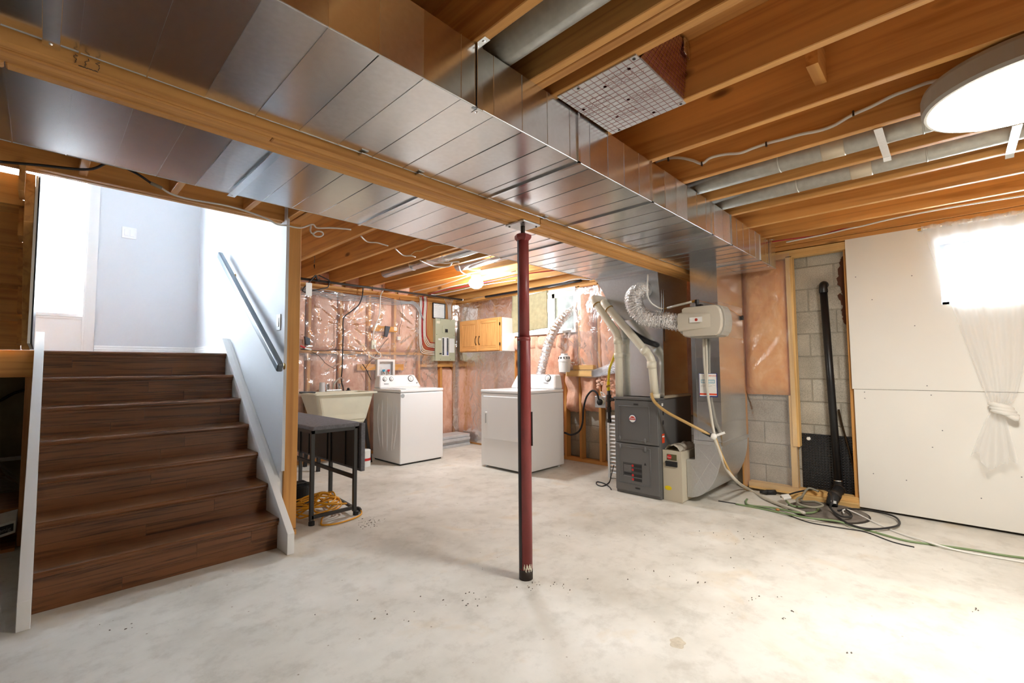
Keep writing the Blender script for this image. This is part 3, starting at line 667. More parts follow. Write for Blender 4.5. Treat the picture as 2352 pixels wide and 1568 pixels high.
# ------------------------------------------------------------------ sheet metal ducts
ZD = 2.04
def duct(name, label, y0, y1, x0, x1, pitch, joints, near):
    t = thing(name, label, 'duct', ((x0+x1)/2, (y0+y1)/2, ZD))
    z1 = ZJ-.002 if near else ZJ-.03; n = int(round((x1-x0)/pitch)); pitch = (x1-x0)/n
    b = B().box(x0+.0004, x0+pitch-.0004, y0, y1, ZD, z1)
    # folded bead along one edge of each panel
    b.box(x0-.0018, x0+.0018, y0-.0016, y0, ZD-.0016, z1); b.box(x0-.0018, x0+.0018, y0-.0016, y1+.0016, ZD-.0018, ZD); b.box(x0-.0018, x0+.0018, y1, y1+.0016, ZD, z1)
    p0 = b.build('duct_panel', 'galvanized', t)
    # own origin at panel centre so that each panel can sit a hair out of true
    c = Vector((x0+pitch/2, (y0+y1)/2, (ZD+z1)/2))-t.location
    for v in p0.data.vertices: v.co -= c
    p0.location = c; ps = [p0]
    for k in range(1, n):
        q = dup(p0, (pitch*k, 0, 0)); ps.append(q)
    for q in ps: q.rotation_euler = (random.uniform(-.002,.002), random.uniform(-.006,.006), 0)
    for x in joints:      # drive cleats
        b = B(); b.box(x-.007, x+.007, y0-.007, y0, ZD-.007, z1); b.box(x-.007, x+.007, y0-.007, y1+.007, ZD-.008, ZD); b.box(x-.007, x+.007, y1, y1+.006, ZD, z1)
        b.build('drive_cleat', 'galvanized_bright', t)
    b = B(); b.tube([(x0, y0, ZD), (x1, y0, ZD)], .0022, 6); b.build('corner_seam', 'galvanized_dull', t)
    b = B(); b.tube([(x0, y1, ZD), (x1, y1, ZD)], .0022, 6); b.build('corner_seam', 'galvanized_dull', t)
    return t
RD = duct('return_air_duct', 'wide sheet metal duct between the beam and the joists', 1.105, 1.680, -2.0, 4.56, .1445, (-.6, 1.556, 2.216, 3.05, 3.42, 4.1), True)
LD = duct('supply_air_duct', 'sheet metal duct on the stair side of the beam', 1.868, 2.530, -2.0, 3.82, .1445, (-.6, 1.30, 2.5), False)
def strap(t, x, y0, y1, near):
    """hanger strap: down the side, hooked under the bottom"""
    yy = y0-.004 if near else y1+.004; s = 1 if near else -1
    b = B(); b.box(x, x+.024, min(yy,yy-.003*s), max(yy,yy-.003*s), ZD-.006, ZJ+.006); b.box(x, x+.024, min(yy,yy+.03*s), max(yy,yy+.03*s), ZD-.009, ZD-.006); b.box(x, x+.024, min(yy,yy-.04*s), max(yy,yy-.04*s), ZJ+.002, ZJ+.006)
    o = b.build('hanger_strap', 'galvanized_bright', t)
    B().lathe([(.006,0),(.004,-.003)], (x+.012, yy+.016*s, ZD-.009), 2, 8).build('screw', 'chrome', o); B().lathe([(.006,0),(.004,-.003)], (x+.012, yy-.02*s, ZJ+.002), 2, 8).build('screw', 'chrome', o)
strap(RD, .979, 1.105, 1.68, True); strap(RD, 4.36, 1.105, 1.68, True)
for (t, x, y0, y1) in ((RD, -.03, 1.105, 1.68), (LD, .605, 1.868, 2.53)):
    o = B().box(x, x+.034, y0-.004, y1+.004, ZD-.014, ZD-.010).build('bottom_strap', 'galvanized_bright', t, bevel=.001, seg=1)
    B().lathe([(.006,0),(.004,-.003)], (x+.016, y1-.015, ZD-.014), 2, 8).build('screw', 'chrome', o)
for x in (.86, 1.13, 1.55, 2.0, 2.6): B().box(x, x+.03, 1.66, 1.692, ZD-.010, ZD-.006).build('clip', 'galvanized_bright', RD)
for x in (.92, 1.86, 2.5): B().box(x, x+.03, 1.845, 1.88, ZD-.010, ZD-.006).build('clip', 'galvanized_bright', LD)
B().box(-2, 3.8, 1.846, 1.866, ZD+.004, ZD+.008).build('side_flange', 'galvanized_bright', LD)
# return drop: box duct down to a radius elbow at the filter cabinet
FX, BX, DY0, DY1 = 3.965, 4.585, 1.41, 1.64
dp = thing('return_drop_duct', 'vertical sheet metal duct with curved boot beside the furnace', 'duct', (4.3, 1.53, 0))
seams = [.50, .69, .87, 1.05, 1.24, 1.42, 1.72, 2.04]
for k in range(len(seams)-1):
    o = B().box(FX, BX, DY0, DY1, seams[k]+.001, seams[k+1]-.001).build('duct_section', 'galvanized', dp)
    B().box(FX-.003, BX, DY0-.003, DY1+.002, seams[k]-.003, seams[k]+.003).build('bead', 'galvanized_bright', o)
B().box(FX-.004, FX+.02, DY1-.03, DY1+.006, .5, 1.72).build('side_flange', 'galvanized_bright', dp)
el = [(DY0, .52)]
R = .44
for k in range(13):
    a = math.pi*k/24; el.append((DY0+.30*(1-math.cos(a)), .52-.485*math.sin(a)))
el += [(1.715, .035), (1.715, .36), (DY1, .37), (DY1, .52)]
B().prism(el, 0, FX-.012, BX+.03).build('elbow_boot', 'galvanized_dull', dp, bevel=.004)
b = B()
for (p, q) in (((DY0+.02,.50),(1.68,.08)), ((1.69,.34),(1.52,.07)), ((DY1,.5),(DY0+.03,.3))): b.bar((FX-.0125, p[0], p[1]), (FX-.0125, q[0], q[1]), .0015, .0015, (1,0,0))
b.build('cross_break', 'galvanized_bright', dp)
B().box(FX-.016, BX+.034, DY0-.006, DY1+.004, .505, .535).build('collar', 'galvanized_bright', dp)
b = B(); b.bar((FX-.001, DY0, 2.0), (FX-.001, DY1, 1.74), .002, .002, (1,0,0)); b.bar((FX-.001, DY1, 2.0), (FX-.001, DY0, 1.74), .002, .002, (1,0,0)); b.build('cross_break', 'galvanized_bright', dp)
# supply plenum on the furnace, flaring to the supply duct
pl = thing('supply_plenum', 'sheet metal plenum flaring from furnace top to duct', 'duct', (4.15, 2.11, .9))
PX0, PX1, PY0, PY1 = 3.925, 4.46, 1.895, 2.335
B().box(PX0, PX1, PY0, PY1, .895, 1.62).build('plenum_box', 'galvanized', pl)
B().hexa([(PX0,PY0,1.62),(PX1,PY0,1.62),(PX1,PY1,1.62),(PX0,PY1,1.62),(3.825,PY0-.02,2.045),(PX1,PY0-.02,2.045),(PX1,2.53,2.045),(3.825,2.53,2.045)]).build('transition', 'galvanized_dull', pl)
B().box(3.822, 3.85, 1.868, 2.535, 2.02, 2.256).build('duct_end', 'galvanized', pl)
for z in (.99, 1.05, 1.28, 1.42): B().box(PX0-.003, PX1, PY0-.003, PY1+.003, z, z+.006).build('bead', 'galvanized_bright', pl)
B().box(PX0-.006, PX0+.012, PY0-.012, PY0+.012, .895, 2.04).build('corner_flange', 'galvanized_bright', pl)
B().box(PX0+.03, PX0+.05, PY0-.012, PY0, 1.4, 2.03).build('corner_flange', 'galvanized_bright', pl)
B().box(PX0-.004, PX1, PY0-.03, PY0, .885, .905).build('base_flange', 'tape', pl)
# round branch ducts between the joists
def round_duct(label, x, z, r, y0, y1, mat, coll=None, straps=(), group=None):
    t = thing('round_duct', label, 'duct', (x, (y0+y1)/2, z))
    B().tube([(x, y0, z), (x, y1, z)], r, 28).build('pipe', mat, t, smooth=True)
    b = B()
    for k in range(1, int(abs(y1-y0)/.6)): b.lathe([(r+.0015,-.004),(r+.003,0),(r+.0015,.004)], (x, y1-.6*k, z), 1, 28)
    if b.v: b.build('bead', mat, t, smooth=True)
    if coll is not None: B().lathe([(r+.001,-.05),(r+.003,-.045),(r+.002,0),(r+.003,.045),(r+.001,.05)], (x, coll, z), 1, 24).build('tape_joint', 'tape', t, smooth=True)
    for y in straps:
        b = B(); b.box(x-.21, x+.19, y-.016, y+.016, ZJ-.005, ZJ-.0025); b.hexa([(x+.19,y-.016,ZJ-.005),(x+.215,y-.016,ZJ-.018),(x+.215,y+.016,ZJ-.018),(x+.19,y+.016,ZJ-.005),(x+.19,y-.016,ZJ-.0025),(x+.217,y-.016,ZJ-.016),(x+.217,y+.016,ZJ-.016),(x+.19,y+.016,ZJ-.0025)])
        b.build('strap', 'galvanized_bright', t)
    return t
round_duct('round metal duct above the big duct near the doubled joist', 1.115, 2.335, .072, -3.0, 1.25, 'dusty_metal')
round_duct('taped round metal duct in the joist bay touching the disc lamp', 2.850, 2.318, .060, -1.6, 1.25, 'dusty_metal', .40, (.20,))
round_duct('taped round metal duct one joist bay beyond the disc lamp', 3.262, 2.318, .060, -1.6, 1.25, 'dusty_metal', .33, (-.26,))
round_duct('round metal duct between laundry joists beside the rolled cable', 2.86, 2.33, .06, 2.4, 4.9, 'galvanized')
round_duct('shiny round metal duct leading to the globe lamp', 3.26, 2.33, .06, 2.4, 4.0, 'galvanized')
# foil faced panning board closing one joist bay
fp = thing('foil_panning', 'silver foil board with red grid closing a joist bay', 'foil board', (1.61, .9, 2.25))
FXa, FXb, FYa, FYb = 1.402, 1.815, .745, 1.094
B().box(FXa, FXb, FYa, FYb, ZJ-.006, ZJ-.001).build('bottom_board', 'foil_board', fp)
tri = [(FXa+.026, .74, ZJ-.004), (1.784, .74, ZJ-.004), (1.782, .715, 2.47), (FXa+.20, .715, 2.47)]
B().add(tri+[(p[0], p[1]+.004, p[2]) for p in tri], [(0,1,2,3),(7,6,5,4),(0,4,5,1),(1,5,6,2),(2,6,7,3),(3,7,4,0)]).build('end_board', 'foil_mirror', fp)
b = B(); n = 0
for k in range(1, 15):
    x = FXa+k*.0275; b.box(x-.0006, x+.0006, FYa, FYb, ZJ-.0068, ZJ-.006)
for k in range(1, 13):
    y = FYa+k*.0275; b.box(FXa, FXb, y-.0006, y+.0006, ZJ-.0068, ZJ-.006)
b.build('printed_grid', 'red_ink', fp)
b = B()
T0, T1, T2, T3 = [Vector(p) for p in tri]; nn = (T1-T0).cross(T3-T0).normalized(); nn = nn if nn.y < 0 else -nn
for k in range(1, 13):
    t = k/13; b.bar(T0.lerp(T3, t)+nn*.002, T1.lerp(T2, t)+nn*.002, .0012, .0006, nn); b.bar(T0.lerp(T1, t)+nn*.002, T3.lerp(T2, t)+nn*.002, .0012, .0006, nn)
b.build('printed_grid', 'red_ink', fp)
for k, (x, y) in enumerate(((1.50,.84),(1.66,.82),(1.56,.98),(1.72,.95),(1.60,1.05))):
    scribble('print', 'red_ink', fp, (x, y, ZJ-.0066), (0,-1,0), (1,0,0), .15, .014, 20+k, .0005, 3)
for (x, y) in ((1.48,.92),(1.62,.90),(1.78,.87),(1.55,1.07),(1.70,1.0),(1.45,.80)):
    B().lathe([(.007,-.0008),(.004,-.0008),(.004,0),(.007,0),(.007,-.0008)], (x, y, ZJ-.006), 2, 8).build('printed_ring', 'red_ink', fp)
for (x, y) in ((1.415,1.0),(1.80,.76),(1.415,.76),(1.80,1.05)): B().lathe([(.006,-.002),(.004,-.003)], (x, y, ZJ-.006), 2, 8).build('nail_head', 'iron', fp)
B().add([tuple(T2+Vector((-.05,-.003,-.05))), tuple(T2+Vector((.002,-.003,-.06))), tuple(T2+Vector((.002,-.004,.01))), tuple(T2+Vector((-.05,-.004,.01)))], [(0,1,2,3)]).build('tape_patch', 'foil', fp, solid=.002)
# ------------------------------------------------------------------ furnace and what hangs around it
FXF = 3.80
fu = thing('furnace', 'grey upright gas furnace with two latched doors and red badge', 'furnace', (4.15, 2.11, 0))
FY0, FY1, FZ = 1.890, 2.335, .885
b = B().box(FXF+.02, 4.50, FY0, FY1, .0, FZ); b.build('cabinet', 'furnace_grey', fu, bevel=.006)
ft = B().box(FXF-.004, 4.505, FY0-.004, FY1+.004, FZ-.018, FZ+.004).build('top_cap', 'furnace_grey', fu, bevel=.003)
for nm, z0, z1 in (('upper_door', .470, .862), ('lower_door', .03, .462)):
    d = B().box(FXF, FXF+.022, FY0+.004, FY1-.004, z0, z1).build(nm, 'furnace_grey', fu, bevel=.008, seg=3)
    a, c = FY0+.085, FY1-.055; e, f = (z0+.03, z1-.055) if nm == 'upper_door' else (z0+.075, z1-.03)
    B().tube([(FXF-.001, a, e), (FXF-.001, a, f), (FXF-.001, c, f), (FXF-.001, c, e)], .0045, 8, closed=True).build('pressed_frame', 'furnace_grey', d, smooth=True)
    for y in (FY0+.13, FY1-.06):
        z = z0+.035 if nm == 'upper_door' else z1-.035
        B().ball((FXF-.002, y, z), .013, 10, 6, 1.8).build('latch', 'furnace_grey', d, smooth=True)
    z = z1-.035 if nm == 'upper_door' else z0+.04
    B().box(FXF-.003, FXF, 2.08, 2.13, z-.008, z+.008).build('slot', 'furnace_dark', d, bevel=.003); B().box(FXF-.004, FXF-.003, 2.086, 2.124, z-.004, z+.004).build('slot_hole', 'ink', d)
p = at(1453, 961, 0, FXF-.002)
bd = B().lathe([(.036,-.003),(.036,0)], p, 0, 32).build('badge', 'blue_print', fu); B().lathe([(.033,-.0045),(.033,0)], p, 0, 32).build('badge_disc', 'paper', bd)
def halfdisc(o, r, x, up=True):
    vs = [(x, o.y+r*math.cos(math.pi*k/16), o.z+.002+(1 if up else -1)*r*math.sin(math.pi*k/16)) for k in range(17)]
    return B().add(vs+[(x+.001,)+v[1:] for v in vs], [tuple(range(17)), tuple(range(33,16,-1))]+[(k, k+1, 18+k, 17+k) for k in range(16)])
halfdisc(p-Vector((0,0,.012)), .031, p.x-.0055).build('badge_red', 'red_print', bd)
text_mesh('badge_lettering', 'Rheem', .018, 'paper', bd, (p.x-.0058, p.y, p.z+.004), (0,-1,0), (0,0,1))
# wiring label on the lower door
a, c = at(1431, 1060, 0, FXF-.001), at(1475, 1098, 0, FXF-.001)
lb = B().box(FXF-.0015, FXF-.0005, c.y, a.y, c.z, a.z).build('wiring_label', 'furnace_dark', fu)
b = B()
for k in range(9):
    z = a.z-.028-.012*k; b.box(FXF-.0022, FXF-.0015, a.y-.085, a.y-.008, z, z+.004)
b.build('label_lines', 'pale_ink', lb)
b = B(); r_ = B()
for k in range(4):
    z = a.z-.022-.037*k-(.012 if k > 1 else 0); b.box(FXF-.0024, FXF-.0015, c.y+.002, a.y-.11, z-.013, z+.013); r_.lathe([(.011,-.003),(.011,0)], (FXF-.0008, a.y-.1, z), 0, 14)
b.build('label_blocks', 'ink', lb); r_.build('label_dots', 'red_print', lb)
B().box(FXF-.0024, FXF-.0015, a.y-.09, a.y-.01, c.z+.01, c.z+.035).build('label_block', 'ink', lb)
p = at(1482, 1066, 0, FXF-.001); B().add([(FXF-.002, p.y-.012, p.z-.01), (FXF-.002, p.y+.012, p.z-.01), (FXF-.002, p.y, p.z+.014)], [(0,1,2)]).build('warning_triangle', 'ink', lb)
# side holes, stickers, orange tag
for (px, py, ry, rz, m_) in ((1523, 948, .012, .022, 'ink'), (1523, 970, .012, .02, 'ink')):
    p = at(px, py, 1, FY0); B().lathe([(1, -.002), (1, 0)], p, 1, 16, rz, ry).build('knockout', m_, fu)
p = at(1521, 929, 1, FY0); B().box(p.x-.014, p.x+.014, FY0-.002, FY0, p.z-.012, p.z+.012).build('sticker', 'paper', fu)
p = at(1523, 1005, 1, FY0); q = B().box(p.x-.025, p.x+.02, FY0-.004, FY0-.002, p.z-.045, p.z+.035).build('service_tag', 'orange_tag', fu)
B().box(p.x-.022, p.x+.017, FY0-.005, FY0-.004, p.z+.005, p.z+.018).build('tag_stripe', 'paper', q)
# filter cabinet
fc = thing('filter_cabinet', 'slim beige filter cabinet between furnace and curved boot', 'filter cabinet', (4.15, 1.8, 0))
CX0 = 3.862; ca = at(1522, 1032, 0, CX0)
B().box(CX0, 4.5, 1.717, 1.884, .005, .43).build('cabinet', 'beige_metal', fc, bevel=.003); B().box(CX0-.008, CX0, 1.712, 1.886, .0, .437).build('door', 'beige_metal', fc, bevel=.003)
lb = B().box(CX0-.010, CX0-.008, 1.757, 1.845, .355, .405).build('name_label', 'label_olive', fc)
p = Vector((CX0-.0105, 1.822, .381)); B().lathe([(.021,0),(.021,-.001)], p, 0, 20).build('badge', 'red_print', lb); text_mesh('lettering', 'Rheem', .012, 'paper', lb, (CX0-.0116, 1.822, .378), (0,-1,0), (0,0,1))
b = B(); b.box(CX0-.022, CX0-.008, 1.75, 1.855, .300, .345); b.box(CX0-.028, CX0-.022, 1.75, 1.855, .325, .345); b.build('handle', 'black_plastic', fc, bevel=.003)
b = B(); p = at(1535, 1120, 0, CX0-.009); b.lathe([(1,-.001),(1,0)], p, 0, 24, .032, .019); o = b.build('oval_sticker', 'yellow_print', fc)
# crumpled filter bag on top of the cabinet
def lump(fn0, nu=18, nv=10, name='lump', mat='paper', parent=None):
    return B().grid(fn0, nu, nv).build(name, mat, parent, smooth=True)
def bagfn(u, v):
    x = 3.88+.36*v; y = 1.74+.14*u; h = .05*math.sin(math.pi*u)**.6*(1-.3*v)+.02*noise.noise(Vector((u*5, v*9, 2)))
    return (x, y, .432+max(0, h))
tag(lump(bagfn, 12, 16, 'filter_bag', 'clear_tube'), 'crumpled pale plastic sleeve on top of the filter cabinet', 'plastic sleeve')
# humidifier on the drop duct
hu = thing('humidifier', 'beige bypass humidifier on the front of the drop duct', 'humidifier', (3.87, 1.47, 1.42))
def hpoly(g, y0=1.315, y1=1.640, z0=1.412, z1=1.672):
    pts = [(y1-g, z0+.012+g), (y1-g, z1-.012-g), (y1-.03, z1-g), (y0+.045, z1-g)]
    for k in range(9):
        t = math.pi*(.5-k/8); pts.append((y0+.045-(.065-g)*math.cos(t)**.8, (z0+z1)/2+(z1-z0-2*g)/2*math.sin(t)))
    pts += [(y0+.045, z0+g), (y1-.05, z0+g)]
    return pts
B().prism(hpoly(0), 0, 3.80, 3.962).build('housing', 'humid_grey', hu, bevel=.006)
fc_ = B().prism([(y+.008 if y < 1.34 else y, z) for y, z in hpoly(.008)], 0, 3.752, 3.80).build('front_cover', 'humid_beige', hu, bevel=.008, seg=3)
# swelling of the air passage on the cover
b = B(); n = 14
for k in range(n+1):
    t = k/n; y = 1.655-.26*t; r = (.078-.02*t); dpt = .035*(1-t**2.2)
    for j in range(13):
        a = math.pi*j/12; b.v.append(Vector((3.752-dpt*math.sin(a)**.7-.0005, y, 1.542+r*math.cos(a))))
for k in range(n):
    for j in range(12): b.f.append((k*13+j, k*13+j+1, (k+1)*13+j+1, (k+1)*13+j))
b.build('cover_swell', 'humid_beige', hu, smooth=True)
B().lathe([(.095,0),(.095,.03),(.078,.035)], (3.845, 1.638, 1.542), 1, 28).build('inlet_ring', 'humid_grey', hu, smooth=False)
p = at(1597, 734, 0, 3.714); o = B().box(3.7135, 3.716, p.y-.055, p.y+.05, p.z-.021, p.z+.021).build('name_plate', 'paper', hu)
q = at(1599, 734, 0, 3.713); B().lathe([(.012,0),(.012,-.001)], q, 0, 18).build('round_logo', 'red_print', o); B().lathe([(.005,-.001),(.005,-.002)], q, 0, 12).build('logo_dot', 'brass', o)
b = B(); b.lathe([(.012,0),(.012,.03),(.018,.032),(.018,.06),(.01,.062)], (3.84, 1.535, 1.672), 2, 14); b.box(3.82, 3.86, 1.49, 1.53, 1.672, 1.69); b.build('solenoid_valve', 'black_metal', hu)
q = at(1658, 733, 0, 3.80); B().ball((3.798, q.y, q.z), .006, 8, 6).build('screw', 'ink', hu)
wl = cable('control_wire', [(3.84, 1.535, 1.73), (3.87, 1.45, 1.70), (3.9, DY0-.01, 1.68), (4.2, DY0-.01, 1.67), (4.55, DY0-.012, 1.63)], .002, 'brown_pine_x', hu)
B().box(4.53, 4.56, DY0-.02, DY0-.002, 1.60, 1.64).build('wire_clip', 'black_plastic', hu)
# flexible foil hose from humidifier to plenum
pts = smooth_path([(3.845, 1.672, 1.542), at(1520, 735, 0, 3.79), at(1487, 731, 0, 3.71), at(1463, 713, 0, 3.66), at(1455, 688, 0, 3.66), at(1465, 671, 0, 3.74), at(1476, 668, 0, 3.84)], 26)
rs = [.075+.0065*math.sin(k*1.5)+.003*noise.noise(Vector((k*.7, 0, 0))) for k in range(len(pts))]
tag(B().tube(pts, rs, 20).build('foil_hose', 'foil', None), 'crinkled foil hose bending from humidifier up to the plenum', 'hose')
B().lathe([(.086,-.02),(.086,.02),(.08,.025)], at(1476, 666, 0, 3.84), 0, 28).build('hose_collar', 'galvanized_dull', pl)
cable('water_line', [at(1488, 630, 0, 3.58), at(1487, 670, 0, 3.57), at(1493, 692, 0, 3.57), at(1510, 705, 0, 3.66), at(1522, 709, 0, 3.82)], .006, 'white_wire', None, 8)
o = bpy.data.objects['water_line']; tag(o, 'thin white plastic water line hanging from the beam', 'tube')
ws = thing('supply_hose', 'pale braided hose with brass end on humidifier valve', 'hose', (3.83, 1.6, 1.68))
B().tube([at(1533, 707, 0, 3.83), at(1560, 700, 0, 3.83), at(1593, 692, 0, 3.84)], .010, 10).build('hose_body', 'clear_tube', ws, smooth=True); B().tube([at(1525, 709, 0, 3.83), at(1535, 706.5, 0, 3.83)], .005, 8).build('brass_tip', 'brass', ws)
B().tube([at(1590, 692.5, 0, 3.84), at(1600, 690, 0, 3.84)], .012, 8).build('brass_nut', 'brass', ws)
# white pvc pipes
def pvc(name, label, pts, r, joints, group=None):
    t = thing(name, label, 'pipe', tuple(pts[0]), group)
    B().tube(pts, r, 20).build('pipe', 'pvc', t, smooth=True)
    for (p, d, l) in joints:
        d = Vector(d).normalized(); B().tube([p-d*l, p-d*l*.99, p+d*l*.99, p+d*l], [r*1.02, r*1.16, r*1.16, r*1.02], 20).build('coupling', 'pvc', t, smooth=True)
    return t
def bend(pts, rad=.06, n=6):
    P = [Vector(p) for p in pts]; out = [P[0]]
    for i in range(1, len(P)-1):
        a = (P[i-1]-P[i]).normalized(); c = (P[i+1]-P[i]).normalized()
        s, e = P[i]+a*rad, P[i]+c*rad
        for k in range(n+1):
            t = k/n; out.append(s*(1-t)**2+P[i]*2*t*(1-t)+e*t*t)
    out.append(P[-1]); return out
A1 = at(1423, 905, 0, 3.855); A1.z = .886; A2 = Vector((3.855, A1.y+.005, at(1421, 768, 0, 3.855).z)); A3 = at(1360, 684, 0, 3.855); A4 = Vector((4.68, A3.y, A3.z+.005))
t1 = pvc('vent_pipe', 'white plastic vent pipe at the valve side of the furnace', bend([A1, A2, A3, A4]), .036, [(A2-Vector((0,0,.06)), (0,0,1), .03), (A2-Vector((0,0,.2)), (0,0,1), .025), (A3+(A2-A3).normalized()*.085, A2-A3, .006)])
C1 = at(1505, 915, 0, 3.842); C1.z = .886; C2 = Vector((3.80, C1.y+.005, at(1502, 822, 0, 3.80).z)); C3 = at(1386, 694, 0, 3.77); C4 = Vector((3.90, C3.y+.06, C3.z+.005))
t2 = pvc('vent_pipe', 'white plastic vent pipe crossing in front of the plenum', bend([C1, C2, C3, C4]), .036, [(C2-Vector((0,0,.06)), (0,0,1), .03), (C1+Vector((0,0,.02)), (0,0,1), .02), (C2+(C3-C2).normalized()*.09, C3-C2, .025), (C3+(C2-C3).normalized()*.085, C2-C3, .006)])
for t, p, q in ((t1, A3, A2), (t2, C3, C2)):
    d = (q-p).normalized(); o = p+d*.092; B().tube([o-d*.004, o+d*.004], .043, 18).build('primer_ring', 'brass', t)
# black insulated line and small cable
tag(B().tube(smooth_path([at(1406, 700, 0, 3.915), at(1414, 724, 0, 3.905), at(1440, 757, 0, 3.89), at(1475, 780, 0, 3.885), at(1500, 790, 0, 3.89), at(1509, 793, 0, 3.93)], 8), .021, 14).build('insulated_line', 'black_rubber', None, smooth=True), 'thick black insulated refrigerant line entering the plenum', 'pipe')
tag(cable('thin_cable', [at(1399, 700, 0, 3.95), at(1397, 708, 0, 3.93), at(1402, 720, 0, 3.92), at(1412, 734, 0, 3.92)], .005, 'black_wire'), 'thin black cable looping beside the insulated line', 'cable')
# gas line
gs = thing('gas_line', 'yellow gas hose joining rusty iron pipe beside the furnace', 'gas pipe', tuple(at(1398, 970, 0, 3.92)))
XG = 3.92
cable('yellow_hose', [at(1414, 808, 0, XG), at(1408, 825, 0, XG), at(1400, 848, 0, XG), at(1397.5, 878, 0, XG)], .012, 'yellow_pipe', gs, 12)
B().tube([at(1397.5, 876, 0, XG), at(1397.5, 898, 0, XG)], .015, 10).build('valve', 'yellow_print', gs); B().bar(at(1393, 888, 0, XG-.02), at(1401, 885, 0, XG-.02), .008, .02).build('valve_handle', 'brass', gs)
B().tube([at(1398, 897, 0, XG), at(1399, 942, 0, XG)], .017, 10).build('iron_pipe', 'iron', gs, smooth=True)
b = B(); b.tube([at(1398.5, 906, 0, XG), at(1398.5, 922, 0, XG)], .024, 10); b.tube([at(1398, 916, 0, XG), at(1410, 917, 0, XG)], .018, 10); b.build('tee', 'iron', gs)
B().tube([at(1398.5, 934, 0, XG), at(1399, 946, 0, XG)], .024, 10).build('coupling', 'iron', gs); B().tube([at(1399, 945, 0, XG), at(1399.5, 964, 0, XG)], .017, 10).build('drip_leg', 'black_metal', gs); B().tube([at(1399.5, 962, 0, XG), at(1399.5, 970, 0, XG)], .022, 8).build('pipe_cap', 'iron', gs)
# white louvred panel leaning behind the furnace
XL = 4.20; ya, yb2 = at(1395, 1000, 0, XL).y, at(1395, 1000, 0, XL).y-.26; zt = at(1396, 946, 0, XL).z
lv = thing('louvred_panel', 'white slatted louvre panel standing behind the furnace', 'louvre panel', (XL, ya-.2, 0))
B().box(XL, XL+.03, ya-.022, ya, 0, zt).build('stile', 'white_paint', lv); B().box(XL, XL+.03, yb2, yb2+.022, 0, zt).build('stile', 'white_paint', lv)
s0 = None
for k in range(16):
    z = .06+k*(zt-.1)/15.5
    o = B().hexa([(XL+.004,yb2+.022,z),(XL+.026,yb2+.022,z+.022),(XL+.026,ya-.022,z+.022),(XL+.004,ya-.022,z),(XL+.004,yb2+.022,z+.005),(XL+.026,yb2+.022,z+.027),(XL+.026,ya-.022,z+.027),(XL+.004,ya-.022,z+.005)]).build('slat', 'white_paint', lv)
# drain tubes joined with a tie
A = [at(1496, 903, 0, 3.79), at(1503, 922, 0, 3.77), at(1530, 945, 0, 3.77), at(1580, 972, 0, 3.80), at(1630, 998, 0, 3.86)]
dt = thing('drain_tubes', 'clear drain tubes tied together and running to the sump', 'tubes', tuple(at(1740, 1133, 2, .01)))
cable('furnace_tube', A, .013, 'tan_tube', dt, 10); cable('dark_end', [at(1614, 990, 0, 3.845), at(1637, 1002, 0, 3.87)], .016, 'black_rubber', dt, 10)
Bq = [at(1616, 778, 0, 3.93), at(1618, 830, 0, 3.94), at(1624, 890, 0, 3.94), at(1634, 960, 0, 3.93), at(1641, 998, 0, 3.90)]
cable('humidifier_tube', Bq, .011, 'clear_tube', dt, 10); cable('humidifier_tube', [p+Vector((0,-.02,0)) for p in Bq[:2]]+[Bq[2]], .010, 'clear_tube', dt, 10)
fl0, fl1, fl2 = at(1722, 1124, 2, .014), at(1760, 1146, 2, .014), at(1848, 1178, 2, .034)
cable('long_tube', [at(1638, 1000, 0, 3.88), at(1650, 1030, 0, 3.90), at(1668, 1075, 0, 3.92), at(1695, 1107, 0, 4.02), fl0, fl1, fl2], .012, 'clear_tube', dt, 10)
cable('long_tube', [at(1642, 1000, 0, 3.90), at(1656, 1040, 0, 3.91), at(1680, 1088, 0, 3.98), at(1712, 1122, 2, .012), at(1795, 1160, 2, .012)], .009, 'tan_tube', dt, 10)
b = B(); p = at(1639, 1002, 0, 3.87); b.ball(p, .026, 12, 8); b.bar(p, p+Vector((0,-.09,.04)), .004, .018); b.build('cloth_tie', 'paper', dt)
# service sticker on the drop duct
a, c = at(1605, 857, 0, FX-.004), at(1648, 912, 0, FX-.004)
sk = tag(B().box(FX-.005, FX-.0035, c.y, a.y, c.z, a.z).build('service_sticker', 'blue_print'), 'blue bordered white service sticker on the drop duct', 'sticker')
def onst(y0, y1, z0, z1, mat, nm, d=.0006): return B().box(FX-.005-d, FX-.005, a.y-(a.y-c.y)*y1, a.y-(a.y-c.y)*y0, c.z+(a.z-c.z)*z0, c.z+(a.z-c.z)*z1).build(nm, mat, sk)
onst(.03, .97, .03, .98, 'paper', 'sheet'); onst(.03, .97, .08, .15, 'orange_tag', 'red_band', .0009); onst(.6, .97, .02, .05, 'blue_print', 'corner_band', .0012); onst(.12, .88, .58, .73, 'cyan_print', 'table_grid', .0009)
for k in range(10): onst(.15+.072*k, .20+.072*k, .6, .71, 'paper', 'table_cell', .0012)
for k in range(5): onst(.08, .92, .2+.055*k, .203+.055*k, 'pale_ink', 'ruled_line', .0009)
text_mesh('phone_number', '1-866-459-2024', (a.y-c.y)*.11, 'orange_tag', sk, (FX-.0058, a.y-(a.y-c.y)*.62, c.z+(a.z-c.z)*.89), (0,-1,0), (0,0,1))
scribble('handwriting', 'ink', sk, (FX-.0060, a.y-(a.y-c.y)*.5, c.z+(a.z-c.z)*.50), (0,-1,0), (0,0,1), (a.y-c.y)*.8, .006, 31, .0005, 2)
